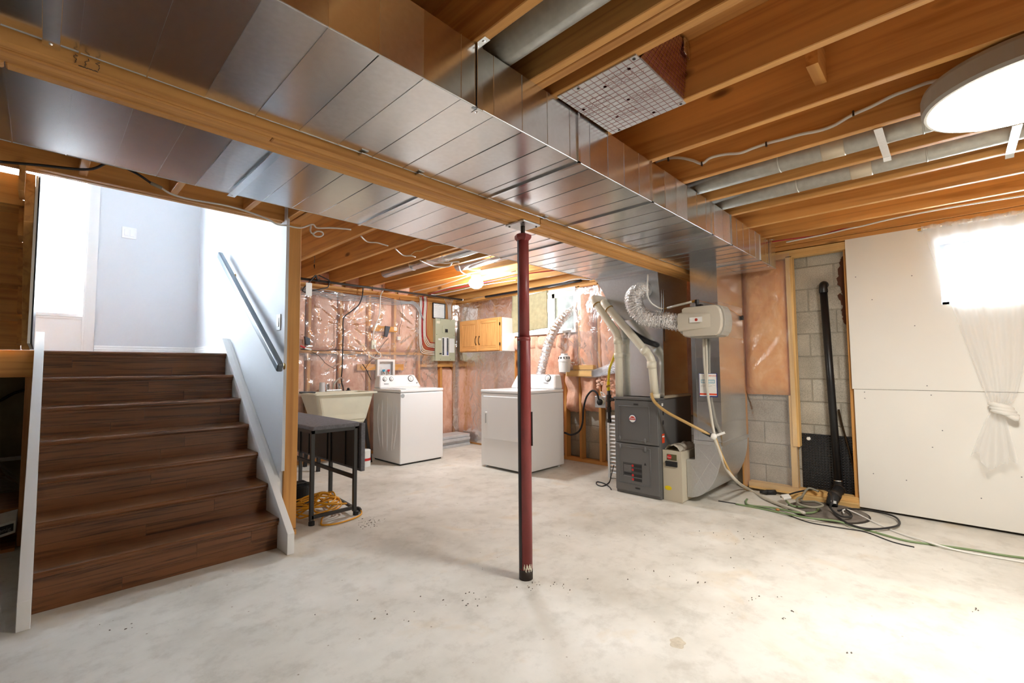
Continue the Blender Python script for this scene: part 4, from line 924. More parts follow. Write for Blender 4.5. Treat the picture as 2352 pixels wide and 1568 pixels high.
# loose black cord on the floor beside the furnace
tag(cable('floor_cord', [at(1410, 1068, 0, 3.95), at(1403, 1095, 2, .02), at(1398, 1108, 2, .006), at(1384, 1116, 2, .006), at(1371, 1112, 2, .006), at(1372, 1106, 2, .006), at(1388, 1110, 2, .006), at(1400, 1118, 2, .006), at(1404, 1124, 2, .006)], .005, 'black_wire'), 'short black cord curled on the floor by the furnace', 'cord')
# ------------------------------------------------------------------ laundry corner
# washer
WX0, WX1, WY0, WY1 = 3.035, 3.680, 4.825, 5.475
wa = thing('washing_machine', 'white top-loading washing machine beside the laundry sink', 'washer', ((WX0+WX1)/2, (WY0+WY1)/2, 0))
B().box(WX0, WX1, WY0, WY1, .018, .872).build('body', 'white_gloss', wa, bevel=.012, seg=3)
B().box(WX0+.02, WX1-.02, WY0+.02, WY1-.02, 0, .02).build('base', 'black_plastic', wa)
B().box(WX0-.002, WX1+.002, WY0-.004, WY1, .876, .915).build('top_deck', 'white_gloss', wa, bevel=.012, seg=3)
B().box(WX0+.09, WX1-.09, WY0+.02, WY1-.19, .915, .922).build('lid', 'white_gloss', wa, bevel=.004)
def console_x(parent, x0, x1, yf, yb, z0, z1, ins):
    """slanted console with sloping shoulders, facing -Y"""
    pts = []
    for k, (y, zz) in enumerate(((yf, z0), (yf+.045, z1))):
        pts += [(x0 if k == 0 else x0+ins*.35, y, zz), (x1 if k == 0 else x1-ins, y, zz)]
    f0, f1, g0, g1 = pts
    return B().hexa([(f0[0],yf,z0),(f1[0],yf,z0),(f1[0],yb,z0),(f0[0],yb,z0),(g0[0],yf+.045,z1),(g1[0],yf+.045,z1),(g1[0],yb,z1),(g0[0],yb,z1)])
co = console_x(wa, WX0, WX1, 5.31, 5.475, .915, 1.085, .085).build('console', 'white_gloss', wa, bevel=.025, seg=4)
def knob(parent, c, r, d, mat='white_plastic'):
    c = Vector(c); o = B().tube([c, c+Vector(d)*.006], r*1.2, 24).build('dial_ring', 'dark_metal', parent); B().tube([c+Vector(d)*.004, c+Vector(d)*.008], r*.98, 24).build('dial_face', mat, o); B().tube([c+Vector(d)*.006, c+Vector(d)*.024], [r*.55, r*.5], 20).build('knob', mat, o); return o
nd = Vector((0,-.967,.256))
for px, py, r in ((884, 870.5, .024), (899, 870, .024), (943.5, 869, .036)):
    p = at(px, py, 1, 5.335); p = Vector((p.x, 5.31+.045*(p.z-.915)/.17-.002, p.z)); knob(co, p, r, nd)
p = at(887, 881, 1, 5.325); text_mesh('brand_lettering', 'Amana', .024, 'ink', co, (p.x, 5.308+.045*(p.z-.915)/.17-.004, p.z), (1,0,0), (0,.256,.967), .001)
p = at(957, 879, 1, 5.325); knob(co, (p.x, 5.31+.045*(p.z-.915)/.17, p.z), .006, nd, 'grey_plastic')
scribble('small_print', 'pale_ink', co, (at(940,880,1,5.325).x, 5.312, at(940,880,1,5.325).z), (1,0,0), (0,.256,.967), .09, .003, 41, .0006)
p = at(925, 909, 1, WY0); B().lathe([(.026,-.0015),(.026,0)], (p.x, WY0, p.z), 1, 28).build('round_sticker', 'grey_pvc', wa)
for k, (y, h) in enumerate(((4.93,.30),(5.0,.36),(5.12,.38),(5.24,.36),(5.33,.30))):
    B().tube(smooth_path([(WX0-.001, y, .82-.05*abs(k-2)), (WX0-.001, y+(k-2)*.012, .5), (WX0-.001, y-(k-2)*.02, .14+.02*abs(k-2))], 6), [.002]+[.006]*11+[.002], 8).build('pressed_rib', 'white_gloss', wa, smooth=True)
# dryer
DX0_, DX1_, DYa, DYb = 3.690, 4.355, 3.365, 4.100
dy = thing('dryer', 'white front-loading clothes dryer behind the red post', 'dryer', ((DX0_+DX1_)/2, (DYa+DYb)/2, 0))
B().box(DX0_, DX1_, DYa, DYb, .025, .875).build('body', 'white_gloss', dy, bevel=.012, seg=3)
B().box(DX0_-.006, DX1_, DYa-.002, DYb+.002, .878, .912).build('top_deck', 'white_gloss', dy, bevel=.010, seg=3)
do = B().box(DX0_-.010, DX0_+.002, DYa+.05, DYb-.05, .345, .838).build('door', 'white_gloss', dy, bevel=.008, seg=3)
p = at(1118, 960, 0, DX0_-.011); b = B(); b.box(DX0_-.022, DX0_-.010, p.y-.012, p.y+.022, p.z-.075, p.z+.075); b.build('door_handle', 'white_plastic', do, bevel=.010, seg=3); B().box(DX0_-.0225, DX0_-.021, p.y-.004, p.y+.016, p.z-.055, p.z+.055).build('grip_recess', 'grey_pvc', do, bevel=.0005)
for (x, y) in ((DX0_+.05,DYa+.05),(DX1_-.05,DYa+.05),(DX0_+.05,DYb-.05),(DX1_-.05,DYb-.05)): B().lathe([(.018,0),(.014,.03)], (x, y, 0), 2, 12).build('foot', 'white_plastic', dy)
zc0, zc1 = .912, 1.085
co = B().hexa([(4.19,DYa,zc0),(DX1_,DYa,zc0),(DX1_,DYb,zc0),(4.19,DYb,zc0),(4.235,DYa+.03,zc1),(DX1_,DYa+.03,zc1),(DX1_,DYb-.085,zc1),(4.235,DYb-.085,zc1)]).build('console', 'white_gloss', dy, bevel=.025, seg=4)
nd = Vector((-.967,0,.256))
p = at(1258, 868, 0, 4.215); knob(co, (4.19+.045*(p.z-zc0)/.173-.003, p.y, p.z), .034, nd)
p = at(1254, 879, 0, 4.205); text_mesh('brand_lettering', 'Amana', .026, 'ink', co, (4.188+.045*(p.z-zc0)/.173-.004, p.y, p.z), (0,-1,0), (.256,0,.967), .001)
# dryer exhaust hose
pts = smooth_path([at(1240, 870, 0, 4.42), at(1246, 838, 0, 4.42), at(1258, 795, 0, 4.44), at(1276, 752, 0, 4.52), at(1298, 725, 0, 4.64), at(1318, 712, 0, 4.80)], 22)
rs = [.058+.005*math.sin(k*1.5) for k in range(len(pts))]
tag(B().tube(pts, rs, 18).build('exhaust_hose', 'foil'), 'silver ribbed exhaust hose rising from dryer to the window', 'hose')
# pad hung over the window
def padfn(u, v):
    y = 4.475-.64*u; z = 1.672+.52*v
    sag = .02*math.sin(u*9+v*3)*(1-v)+.012*noise.noise(Vector((u*4, v*5, 1)))+.015*math.sin(u*3.1)*(1-v)
    y += .03*(1-v)*(u-.5)*-.6; z += .03*(u-.5)*(1-v)-.02*math.sin(math.pi*u)*v
    return (4.655-abs(sag)-.012, y, z)
tag(B().grid(padfn, 26, 26).build('window_pad', 'khaki_cloth', None, smooth=True, solid=.018), 'khaki quilted cloth pad hung over the window', 'cloth pad')
# oak wall cabinet
KX, KY0, KY1, KZ0, KZ1 = 4.40, 4.465, 5.335, 1.405, 1.872
kb = thing('wall_cabinet', 'oak door wall cabinet with white side on film wall', 'cabinet', (4.53, 4.9, 1.405))
B().box(KX, XR-.016, KY0, KY1, KZ0, KZ1).build('carcass', 'white_paint', kb, bevel=.002, seg=1)
B().box(KX-.004, KX+.012, KY0-.002, KY1+.002, KZ0-.002, KZ1+.002).build('face_frame', 'cabinet_oak_z', kb)
ym = at(1098, 770, 0, KX-.02).y
for (a, c, hy) in ((ym+.004, KY1-.004, ym+.035), (KY0+.018, ym-.004, ym-.035)):
    d = B().box(KX-.020, KX-.005, a, c, KZ0+.008, KZ1-.008).build('door', 'cabinet_oak_z', kb, bevel=.003)
    f = .058
    for (nm, p, q, e, g, mt_) in (('rail', a, c, KZ1-.008-f, KZ1-.008, 'cabinet_oak_y'), ('rail', a, c, KZ0+.008, KZ0+.008+f, 'cabinet_oak_y'), ('stile', a, a+f, KZ0+.008, KZ1-.008, 'cabinet_oak_z'), ('stile', c-f, c, KZ0+.008, KZ1-.008, 'cabinet_oak_z')):
        B().box(KX-.027 if nm == 'stile' else KX-.0265, KX-.019, p, q, e, g).build(nm, mt_, d, bevel=.004, seg=3)
    B().box(KX-.024, KX-.019, a+f+.012, c-f-.012, KZ0+.02+f, KZ1-.02-f).build('raised_panel', 'cabinet_oak_z', d, bevel=.004, seg=1)
    z = 1.565; h = B(); h.tube(smooth_path([(KX-.028,hy,z-.055),(KX-.045,hy,z-.03),(KX-.048,hy,z),(KX-.045,hy,z+.03),(KX-.028,hy,z+.055)], 4), .005, 8); h.ball((KX-.03,hy,z-.058), .009, 8, 6); h.ball((KX-.03,hy,z+.058), .009, 8, 6); h.build('handle', 'bronze', d, smooth=True)
for z in (1.5, 1.78): B().box(KX-.024, KX-.012, KY0+.006, KY0+.018, z-.02, z+.02).build('hinge', 'bronze', kb)
# lint trap bucket and its wood blocks
lt = thing('lint_trap', 'white plastic lint trap cup with round vents', 'lint trap', (4.56, 3.46, 1.12))
p0, p1 = at(1289, 852, 0, 4.55), at(1316, 852, 0, 4.55); cy = (p0.y+p1.y)/2; zb, zt = at(1302, 854, 0, 4.55).z, at(1302, 812, 0, 4.55).z; hgt = zt-zb
B().lathe([(.068,0),(.074,hgt*.55),(.079,hgt*.56),(.079,hgt*.66),(.072,hgt*.66),(.066,hgt*.86),(.05,hgt*.9),(.042,hgt*.9),(.042,hgt*1.0),(.036,hgt)], (4.50, cy, zb), 2, 28).build('cup', 'white_plastic', lt, smooth=False)
for k in range(5):
    a = math.radians(150+k*30); B().lathe([(1,0),(1,.004)], (4.50+.068*math.cos(a)-.002, cy+.068*math.sin(a), zb+hgt*.76), 0, 12, .012, .014).build('vent_hole', 'ink', lt)
B().box(4.56, 4.588, cy-.09, cy-.05, zb+.11, zb+.125).build('bracket', 'white_plastic', lt)
for (a, c, e, f, x) in ((1316, 1362, 838, 850, 4.60), (1300, 1359, 848, 864, 4.59)):
    q, r_ = at(a, f, 0, x), at(c, e, 0, x); tag(B().box(x, XR+.0, r_.y, q.y, q.z+(.006 if e < 845 else 0), r_.z-(0 if e < 845 else .012)).build('wood_block', 'pale_pine_y', None, bevel=.002, seg=1), 'short pine block nailed to studs below the window' if e < 845 else 'nail-marked pine block right behind the lint trap', 'wood block')
# dryer outlet, plug and cord
ob = thing('dryer_outlet', 'grey steel outlet box on a stud with black plug', 'outlet', tuple(at(1379, 924, 0, 4.60)))
a, c = at(1366, 909, 0, 4.585), at(1391, 937, 0, 4.585)
B().box(4.585, XR, c.y, a.y, c.z, a.z).build('box', 'galvanized_dull', ob, bevel=.004); p = at(1379, 922, 0, 4.575)
B().lathe([(.033,-.004),(.033,.006)], (4.581, p.y-.02, p.z), 0, 24).build('outlet_face', 'cream_plastic', ob)
B().lathe([(.03,0),(.03,-.03),(.022,-.045)], (4.577, p.y, p.z-.005), 0, 18, 1, 1.25).build('plug', 'black_rubber', ob, smooth=True)
cable('power_cord', [at(1376, 920, 0, 4.545), at(1371, 903, 0, 4.53), at(1360, 897, 0, 4.53), at(1347, 912, 0, 4.52), at(1340, 940, 0, 4.51), at(1338, 970, 0, 4.50), at(1330, 990, 0, 4.48), at(1312, 998, 0, 4.42), at(1296, 993, 0, 4.36)], .011, 'black_rubber', dy, 10)
tag(cable('outlet_wire', [at(1384, 911, 0, 4.59), at(1380, 900, 0, 4.585), at(1388, 905, 0, 4.585), at(1392, 912, 0, 4.59)], .006, 'white_wire'), 'short white wire above the grey outlet box', 'wire')
# pink wool spilling out of the film beside the gas pipe
b = B()
for k in range(26):
    p = at(1372+random.uniform(0, 42), 868+random.uniform(0, 34), 0, 4.66); q = p+Vector((random.uniform(-.02,.0), random.uniform(-.05,.05), random.uniform(-.03,.03))); b.tube(smooth_path([p, (p+q)/2+Vector((-.03,0,.012)), q], 4), [.01]+[.02]*6+[.014]*2, 7)
b.build('torn_wool', 'pink_batt', wr, smooth=True)
# laundry sink
SK = dict(x0=2.155, x1=2.945, y0=5.19, y1=5.745, z=.888)
sk_ = thing('laundry_sink', 'cream plastic laundry tub on dark metal legs', 'sink', (2.55, 5.48, 0))
def tub(i, z0, z1, t):
    o = [(SK['x0']+i, SK['y0']+i), (SK['x1']-i, SK['y0']+i), (SK['x1']-i, SK['y1']-i), (SK['x0']+i, SK['y1']-i)]; return o
def loop(x0, x1, y0, y1, z, r=.05, n=4):
    out = []
    for (cx, cy, a0) in ((x1-r, y1-r, 0), (x0+r, y1-r, 90), (x0+r, y0+r, 180), (x1-r, y0+r, 270)):
        for k in range(n+1):
            a = math.radians(a0+90*k/n); out.append(Vector((cx+r*math.cos(a), cy+r*math.sin(a), z)))
    return out
x0, x1, y0, y1, zr = SK['x0'], SK['x1'], SK['y0'], SK['y1'], SK['z']
rings = [loop(x0+.19, x1-.19, y0+.17, y1-.17, .42), loop(x0+.13, x1-.10, y0+.10, y1-.10, .52), loop(x0+.035, x1-.035, y0+.03, y1-.03, .855), loop(x0+.03, x1-.03, y0+.025, y1-.025, .868), loop(x0, x1, y0, y1, .87, .03), loop(x0, x1, y0, y1, zr, .03), loop(x0+.06, x1-.06, y0+.05, y1-.13, zr, .05), loop(x0+.10, x1-.10, y0+.085, y1-.16, .56, .05)]
b = B(); n = len(rings[0])
for r_ in rings: b.v += r_
for k in range(len(rings)-1):
    for j in range(n): b.f.append((k*n+j, k*n+(j+1)%n, (k+1)*n+(j+1)%n, (k+1)*n+j))
b.f.append(tuple(range(n))); b.f.append(tuple((len(rings)-1)*n+j for j in range(n)))
b.build('basin', 'cream_plastic', sk_, smooth=False)
for (x, y, dx, dyy) in ((x0+.12, y0+.12, -.03, -.03), (x1-.12, y0+.12, .09, -.0), (x0+.12, y1-.12, -.03, .03), (x1-.12, y1-.12, .06, .03)): B().bar((x, y, .55), (x+dx, y+dyy, 0), .035, .035, (0,1,0)).build('leg', 'black_metal', sk_)
fa = thing('faucet', 'chrome two-handle faucet at the back of the laundry tub', 'faucet', (2.62, 5.70, zr))
fx = at(766, 890, 1, 5.70).x
B().box(fx-.10, fx+.10, 5.675, 5.725, zr, zr+.02).build('base_bar', 'chrome', fa, bevel=.006)
for s in (-.075, .075): B().lathe([(.02,0),(.02,.03),(.024,.035),(.024,.075),(.015,.08)], (fx+s, 5.70, zr+.02), 2, 14).build('handle', 'chrome', fa, smooth=False)
B().tube(smooth_path([(fx,5.70,zr+.02),(fx,5.69,zr+.09),(fx+.03,5.62,zr+.16),(fx+.05,5.56,zr+.17),(fx+.052,5.545,zr+.13)], 5), .011, 12).build('spout', 'chrome', fa, smooth=True)
p = at(743, 893, 1, 5.66); cu_ = thing('cup', 'frosted plastic cup standing on the tub rim', 'cup', (p.x, 5.70, zr))
B().lathe([(.036,0),(.032,.115),(.029,.115),(.033,.004)], (p.x, 5.70, zr), 2, 24).build('cup_body', 'frosted_cup', cu_, smooth=False)
b = B(); b.lathe([(.032,0),(.03,.008)], (at(800, 897, 1, 5.70).x, 5.70, zr), 2, 14); b.ball((at(800, 897, 1, 5.70).x, 5.70, zr+.02), .018, 10, 6); tag(b.build('sink_stopper', 'black_rubber'), 'black rubber stopper on the laundry tub rim', 'stopper')
tag(B().tube([at(688, 901, 1, 5.55), at(724, 901, 1, 5.55)], .012, 8).build('dark_pipe', 'black_metal'), 'short dark pipe beside the laundry tub', 'pipe')
# breaker panel
bp_ = thing('breaker_panel', 'olive-grey electrical breaker panel on plywood', 'electrical panel', (4.405, 5.76, 1.285))
BX0, BX1, BZ0, BZ1, BY = 4.215, 4.602, 1.284, 1.945, 5.725
B().box(BX0+.01, BX1-.01, BY+.006, 5.80, BZ0+.005, BZ1-.005).build('box', 'panel_green', bp_)
cv = B().box(BX0, BX1, BY, BY+.008, BZ0, BZ1).build('cover', 'panel_green', bp_, bevel=.004)
def pan(u0, u1, v0, v1, d, nm, mat, par): return B().box(BX0+(BX1-BX0)*u0, BX0+(BX1-BX0)*u1, BY-d, BY, BZ0+(BZ1-BZ0)*v0, BZ0+(BZ1-BZ0)*v1).build(nm, mat, par, bevel=.001, seg=1)
pan(.34, .70, .66, .84, .006, 'main_frame', 'panel_green', cv); mb_ = pan(.47, .60, .68, .76, .012, 'main_breaker', 'black_plastic', cv)
pan(.33, .67, .12, .56, .003, 'breaker_bed', 'white_plastic', cv)
for k in range(14):
    v = .14+k*.029
    pan(.34, .42, v, v+.022, .008, 'breaker', 'black_plastic', cv); pan(.56, .64, v, v+.022, .008, 'breaker', 'blue_print' if k < 3 else 'black_plastic', cv)
pan(.70, .96, .20, .54, .001, 'circuit_list', 'paper', cv); pan(.14, .28, .49, .53, .001, 'small_label', 'paper', cv); pan(.20, .30, .155, .185, .004, 'logo_plate', 'ink', cv); pan(.05, .22, .88, .94, .0008, 'faded_label', 'cream_plastic', cv)
for (u, v) in ((.25,.97),(.75,.97),(.06,.62),(.94,.62),(.25,.04),(.75,.04)):
    B().lathe([(.005,0),(.004,-.004)], (BX0+(BX1-BX0)*u, BY, BZ0+(BZ1-BZ0)*v), 1, 8).build('screw', 'ink', cv)
fr = thing('chart_frame', 'black framed paper chart above the breaker panel', 'frame', (4.33, 5.78, 1.95))
CXa, CXb, CZa, CZb = 4.205, 4.448, 1.95, 2.195
b = B(); b.box(CXa, CXa+.014, 5.775, 5.795, CZa, CZb); b.box(CXb-.014, CXb, 5.775, 5.795, CZa, CZb); b.box(CXa, CXb, 5.775, 5.795, CZb-.014, CZb); b.box(CXa, CXb, 5.775, 5.795, CZa, CZa+.01); b.build('frame_border', 'black_plastic', fr)
sh = B().box(CXa+.012, CXb-.012, 5.785, 5.79, CZa+.008, CZb-.012).build('chart_paper', 'paper', fr)
b = B()
for k in range(12): b.box(CXa+.02, CXb-.02, 5.7842, 5.785, CZa+.02+.014*k, CZa+.0212+.014*k)
b.build('ruled_lines', 'pale_ink', sh); B().tube([(CXa+.03, 5.784, CZb-.03),(CXa+.06, 5.784, CZb-.05),(CXa+.08, 5.784, CZb-.028),(CXa+.10, 5.784, CZb-.05),(CXa+.13, 5.784, CZb-.03),(CXb-.03, 5.784, CZb-.028)], .0012, 5).build('red_scribble', 'red_ink', sh)
# timber cleats, boxes and gadgets on the film wall
def cleat(label, px0, py0, px1, py1):
    a, c = at(px0, py0, 1, 5.765), at(px1, py1, 1, 5.765); return tag(B().box(a.x, c.x, 5.762, 5.79, c.z, a.z).build('wood_cleat', 'pine_x', None, bevel=.003, seg=1), label, 'wood cleat')
cleat('orange pine cleat holding the dark modem', 853, 747, 913, 763); cleat('pale pine cleat beside the valve box over the washer', 820, 836, 866, 850); cleat('pine cleat end right of the valve box', 906, 836, 927, 850)
md = thing('modem', 'dark grey slim modem hung on the pine cleat', 'modem', tuple(at(884, 760, 1, 5.75)))
q = [at(886,748,1,5.735), at(897,750,1,5.735), at(890,774,1,5.735), at(884,772,1,5.735)]
B().hexa([v for v in q]+[v+Vector((0,.03,0)) for v in q]).build('case', 'modem', md, bevel=.003)
def wallbox(label, px, py, w, h, mat='white_plastic', y=5.76, plug=False):
    p = at(px, py, 1, y); t = thing('outlet_box', label, 'outlet', tuple(p)); o = B().box(p.x-w/2, p.x+w/2, y, y+.035, p.z-h/2, p.z+h/2).build('cover', mat, t, bevel=.003)
    B().box(p.x-w*.3, p.x+w*.3, y-.003, y, p.z-h*.3, p.z+h*.3).build('face', 'cream_plastic', o, bevel=.001)
    if plug: B().box(p.x-.012, p.x+.014, y-.03, y, p.z-.04, p.z-.005).build('plug', 'white_plastic', t, bevel=.004)
    return t
wallbox('small white jack on the cleat end', 908.5, 755, .045, .055); wallbox('small white jack hanging below the cleat', 917, 776.5, .05, .05); wallbox('white power outlet with white plug under the cleat', 859, 791, .065, .12, 'cream_plastic', 5.75, True)
wx = thing('valve_box', 'white recessed water valve box above the washer', 'valve box', tuple(at(887, 842, 1, 5.72)))
a, c = at(867, 825, 1, 5.715), at(907, 859, 1, 5.715)
b = B(); b.box(a.x, c.x, 5.715, 5.735, a.z-.03, a.z); b.box(a.x, a.x+.035, 5.715, 5.735, c.z-.05, a.z-.03); b.box(c.x-.03, c.x, 5.715, 5.735, c.z-.05, a.z-.03); b.box(a.x, c.x, 5.715, 5.735, c.z-.06, c.z-.04); b.box(a.x, c.x, 5.782, 5.79, c.z-.05, a.z); b.box(a.x, a.x+.005, 5.735, 5.79, c.z-.05, a.z); b.box(c.x-.005, c.x, 5.735, 5.79, c.z-.05, a.z); b.build('box', 'white_plastic', wx)
for (px, m_) in ((879, 'cyan_print'), (890, 'red_print')):
    p = at(px, 851, 1, 5.74); B().bar(p, p+Vector((.035,0,.004)), .014, .03).build('valve_handle', m_, wx); B().tube([p+Vector((.012,.01,-.01)), p+Vector((.02,-.01,-.05))], .012, 10).build('valve', 'chrome', wx)
# black rod hung below the joists, with a wire hanger
rd = thing('hanging_rod', 'long black iron rod hung under the laundry joists', 'rod', (3.2, 5.3, 2.2))
B().tube([(1.32, 5.3, 2.203), (4.40, 5.3, 2.203)], .014, 12).build('rod', 'iron', rd, smooth=True); B().tube([(4.395, 5.3, 2.203), (4.41, 5.3, 2.203)], .015, 12).build('end_cap', 'white_plastic', rd)
for x in (2.2, 3.05, 3.88): B().tube(smooth_path([(x, 5.3, ZJ), (x, 5.286, 2.215), (x, 5.3, 2.186), (x, 5.316, 2.215), (x, 5.31, ZJ)], 4), .0025, 6).build('wire_loop', 'dark_metal', rd)
hg = thing('wire_hanger', 'black wire coat hanger hooked on the iron rod', 'hanger', tuple(at(725, 650, 1, 5.28)))
P_ = lambda x, y: at(x, y, 1, 5.27)
B().tube(smooth_path([P_(731,606), P_(728,611), P_(722,608), P_(723,615), P_(726,625), P_(726,636), P_(731,643), P_(734,640)], 5), .006, 8).build('hook', 'black_metal', hg, smooth=True)
B().tube([P_(724,633), P_(697,662), P_(695,668), P_(700,671), P_(753,660), P_(758,646), P_(755,643), P_(728,630)], .007, 8, closed=True).build('shoulder_wire', 'black_metal', hg, smooth=True)
ht = cable('hanger_cord', [P_(690,582), P_(706,586), P_(722,588), P_(722,604)], .005, 'grey_wire', hg, 8)
B().box(P_(702,662).x, P_(716,662).x, 5.262, 5.265, P_(706,679).z, P_(706,649).z).build('paper_tag', 'paper', hg, bevel=.001)
# stack of marble boards in the corner
for k in range(4):
    z = .043*k; dx = (0, .02, -.01, .015)[k]
    o = B().box(3.86+dx, 4.60+dx*.5, 5.36+dx, 5.70, z, z+.041).build('stone_board', 'marble', None, bevel=.004)
    tag(o, ('bottom', 'second', 'third', 'topmost')[k]+' grey stone board of the stack right of the washer', 'stone board', 'stacked stone boards')
# ------------------------------------------------------------------ right wall: drain pipe, mat, sump, cables, curtain
dm = thing('dimple_mat', 'black dimpled drainage mat on the block wall', 'drainage mat', (4.80, .8, .05))
MY0, MY1, MZ0, MZ1 = .634, 1.018, .05, .562
B().box(4.803, 4.809, MY0, MY1, MZ0, MZ1).build('sheet', 'mat_black', dm)
d0_ = None
ny, nz_ = 17, 23
b = B()
for i in range(ny):
    for j in range(nz_):
        y = MY0+.012+(MY1-MY0-.024)*i/(ny-1); z = MZ0+.012+(MZ1-MZ0-.024)*j/(nz_-1)
        b.lathe([(.0085,0),(.0065,-.009),(1e-6,-.010)], (4.803, y, z), 0, 7)
o = b.build('dimples', 'mat_black', dm, smooth=True); o['kind'] = 'stuff'
p = at(1857, 1007, 0, 4.795); B().lathe([(.018,.004),(.015,-.004),(.004,-.006)], (4.797, p.y, p.z), 0, 9).build('fixing_washer', 'paper', dm)
dpz = thing('drain_pipe', 'tall black drain pipe in front of the block wall', 'pipe', tuple(at(1925, 1120, 0, 4.72)))
T0, T1 = at(1891, 664, 0, 4.745), at(1926, 1112, 0, 4.715)
B().tube([T0, T1], .029, 20).build('pipe', 'black_plastic', dpz, smooth=True)
B().tube(bend([(4.81, T0.y+.0, T0.z+.045), (4.745, T0.y, T0.z+.045), T0-Vector((0,0,.03))], .04), .032, 18).build('top_elbow', 'black_plastic', dpz, smooth=True)
B().tube([T0-Vector((0,0,.0)), T0-Vector((0,0,.03))], .034, 18).build('elbow_hub', 'black_plastic', dpz); B().tube([T1+(T0-T1).normalized()*.03, T1+(T0-T1).normalized()*.036], .033, 18).build('pipe_clamp', 'chrome', dpz); B().tube([T1+(T0-T1).normalized()*.03, T1-(T0-T1).normalized()*.03], .034, 18).build('bottom_hub', 'black_plastic', dpz)
E1 = at(1928, 1122, 0, 4.70); E2 = at(1911, 1146, 0, 4.56); E3 = Vector((E2.x-.01, E2.y, .03))
el_ = B().tube(bend([E1, E2, E3], .05), .040, 18).build('check_valve', 'black_rubber', dpz, smooth=True)
B().tube([E1.lerp(E2,.55), E1.lerp(E2,.75)], .047, 18).build('valve_body', 'iron', dpz, smooth=True); B().tube([E1.lerp(E2,.02), E1.lerp(E2,.10)], .046, 18).build('hose_clamp', 'iron', dpz)
p = at(1915, 1153, 0, E2.x-.05); B().box(p.x-.002, p.x, p.y-.018, p.y+.018, p.z-.01, p.z+.012).build('printed_label', 'paper', dpz)
tag(cable('brown_hose', [at(1926, 940, 0, 4.785), at(1934, 975, 0, 4.782), at(1945, 1015, 0, 4.78), at(1957, 1060, 0, 4.778), at(1966, 1095, 0, 4.776)], .008, 'bronze', None, 8), 'thin brown hose curving behind the black drain pipe', 'hose')
su = thing('sump_cover', 'dark round sump pit cover set in the floor', 'sump cover', (4.40, .775, 0))
B().lathe([(.262,0),(.262,.010),(.245,.016),(1e-6,.016)], (4.40, .775, .0005), 2, 48).build('lid', 'grey_stone', su); B().lathe([(.275,0),(.275,.006),(.262,.006)], (4.40, .775, .0005), 2, 48).build('ring', 'iron', su)
def fcab(name, label, px, r, mat, cat='cable', lift=0, group=None, n=8):
    pts = []
    for (x, y, *h) in px:
        q = at(x, y, 2, r+lift+(h[0] if h else 0))
        if (q.x-4.40)**2+(q.y-.775)**2 < .31**2 and q.z < .0175+r+lift: q = at(x, y, 2, .0185+r+lift)
        pts.append(q)
    side = .09 if 'white' in name else 0
    if px[-1][0] > 2400: pts += [Vector((3.9-side, -1.2, r+lift)), Vector((3.6-side, -1.9, r+lift)), Vector((3.1-side, -2.6, r+lift)), Vector((2.6-side, -3.1, r+lift))]
    o = cable(name, pts, r, mat, None, n); return tag(o, label, cat, group)
fcab('coiled_hose', 'grey hose coiled on the floor beside the sump', [(1880,1128,.09),(1858,1121,.10),(1846,1134,.06),(1842,1150,.03),(1872,1152,.06),(1890,1160,.06),(1870,1165,.06),(1836,1158,.06),(1831,1146,.06),(1843,1140,.06)], .009, 'grey_wire')
fcab('green_hose', 'green-grey hose looping onto the bare floor by the sump', [(1806,1150,.03),(1822,1162,.03),(1862,1164,.02),(1880,1168,.02),(1866,1177,.01),(1828,1176,.01),(1776,1166),(1722,1160),(1713,1152),(1716,1146)], .008, 'green_wire')
fcab('black_loop_cable', 'black cable making a wide loop around the sump cover', [(1905,1163,.05),(1912,1172,.03),(1924,1186,.02),(1950,1203,.02),(1985,1213,.016),(2020,1214,.014),(2058,1208,.014),(2066,1198,.014),(2050,1184,.014),(2000,1172),(1950,1168),(1925,1172)], .007, 'black_wire')
fcab('long_green_cord', 'green cord trailing across the floor under the white wire', [(1690,1157),(1760,1170),(1850,1188),(1920,1196),(1960,1208),(2010,1222),(2080,1241),(2150,1251),(2230,1262),(2300,1274),(2360,1282),(2500,1300)], .007, 'green_wire')
fcab('long_white_cord', 'white cord trailing across the floor from the sump', [(1938,1178,.03),(1936,1172,.03),(1946,1170,.03),(1970,1180,.01),(2010,1200),(2060,1222),(2110,1238,.008),(2140,1247,.014),(2170,1256,.008),(2220,1268),(2300,1282),(2360,1292),(2500,1313)], .006, 'white_wire')
fcab('thin_dark_cord', 'thin dark cord lying between duct boot and sump', [(1650,1150),(1700,1158),(1780,1172),(1850,1197),(1900,1207),(1945,1214),(1990,1222),(2050,1244),(2100,1256)], .004, 'black_wire')
fcab('small_black_cord', 'black cord arching over the pine plate to the sump', [(1794,1141,.05),(1830,1130,.07),(1865,1123,.09),(1885,1122,.1),(1905,1130,.14),(1912,1150,.16),(1908,1166,.11),(1930,1184,.05),(1955,1186,.03),(1952,1176,.03),(1940,1168,.03)], .007, 'black_wire')
cs = thing('cord_plugs', 'joined black cord plugs lying near the sump', 'plugs', tuple(at(1765, 1137, 2, 0)))
B().tube([at(1745,1129,2,.022), at(1762,1131,2,.022)], [.012,.020], 10).build('plug', 'black_rubber', cs, smooth=True); B().tube([at(1760,1130,2,.022), at(1781,1130,2,.022)], .022, 10).build('socket', 'black_rubber', cs, smooth=True)
b = B(); q = [at(1793,1140,2,.055), at(1812,1138,2,.055), at(1818,1146,2,.055), at(1800,1149,2,.055)]; b.hexa([v for v in q]+[v+Vector((0,0,.018)) for v in q]); tag(b.build('adapter', 'paper', None, bevel=.005), 'small white adapter among the sump cables', 'adapter')
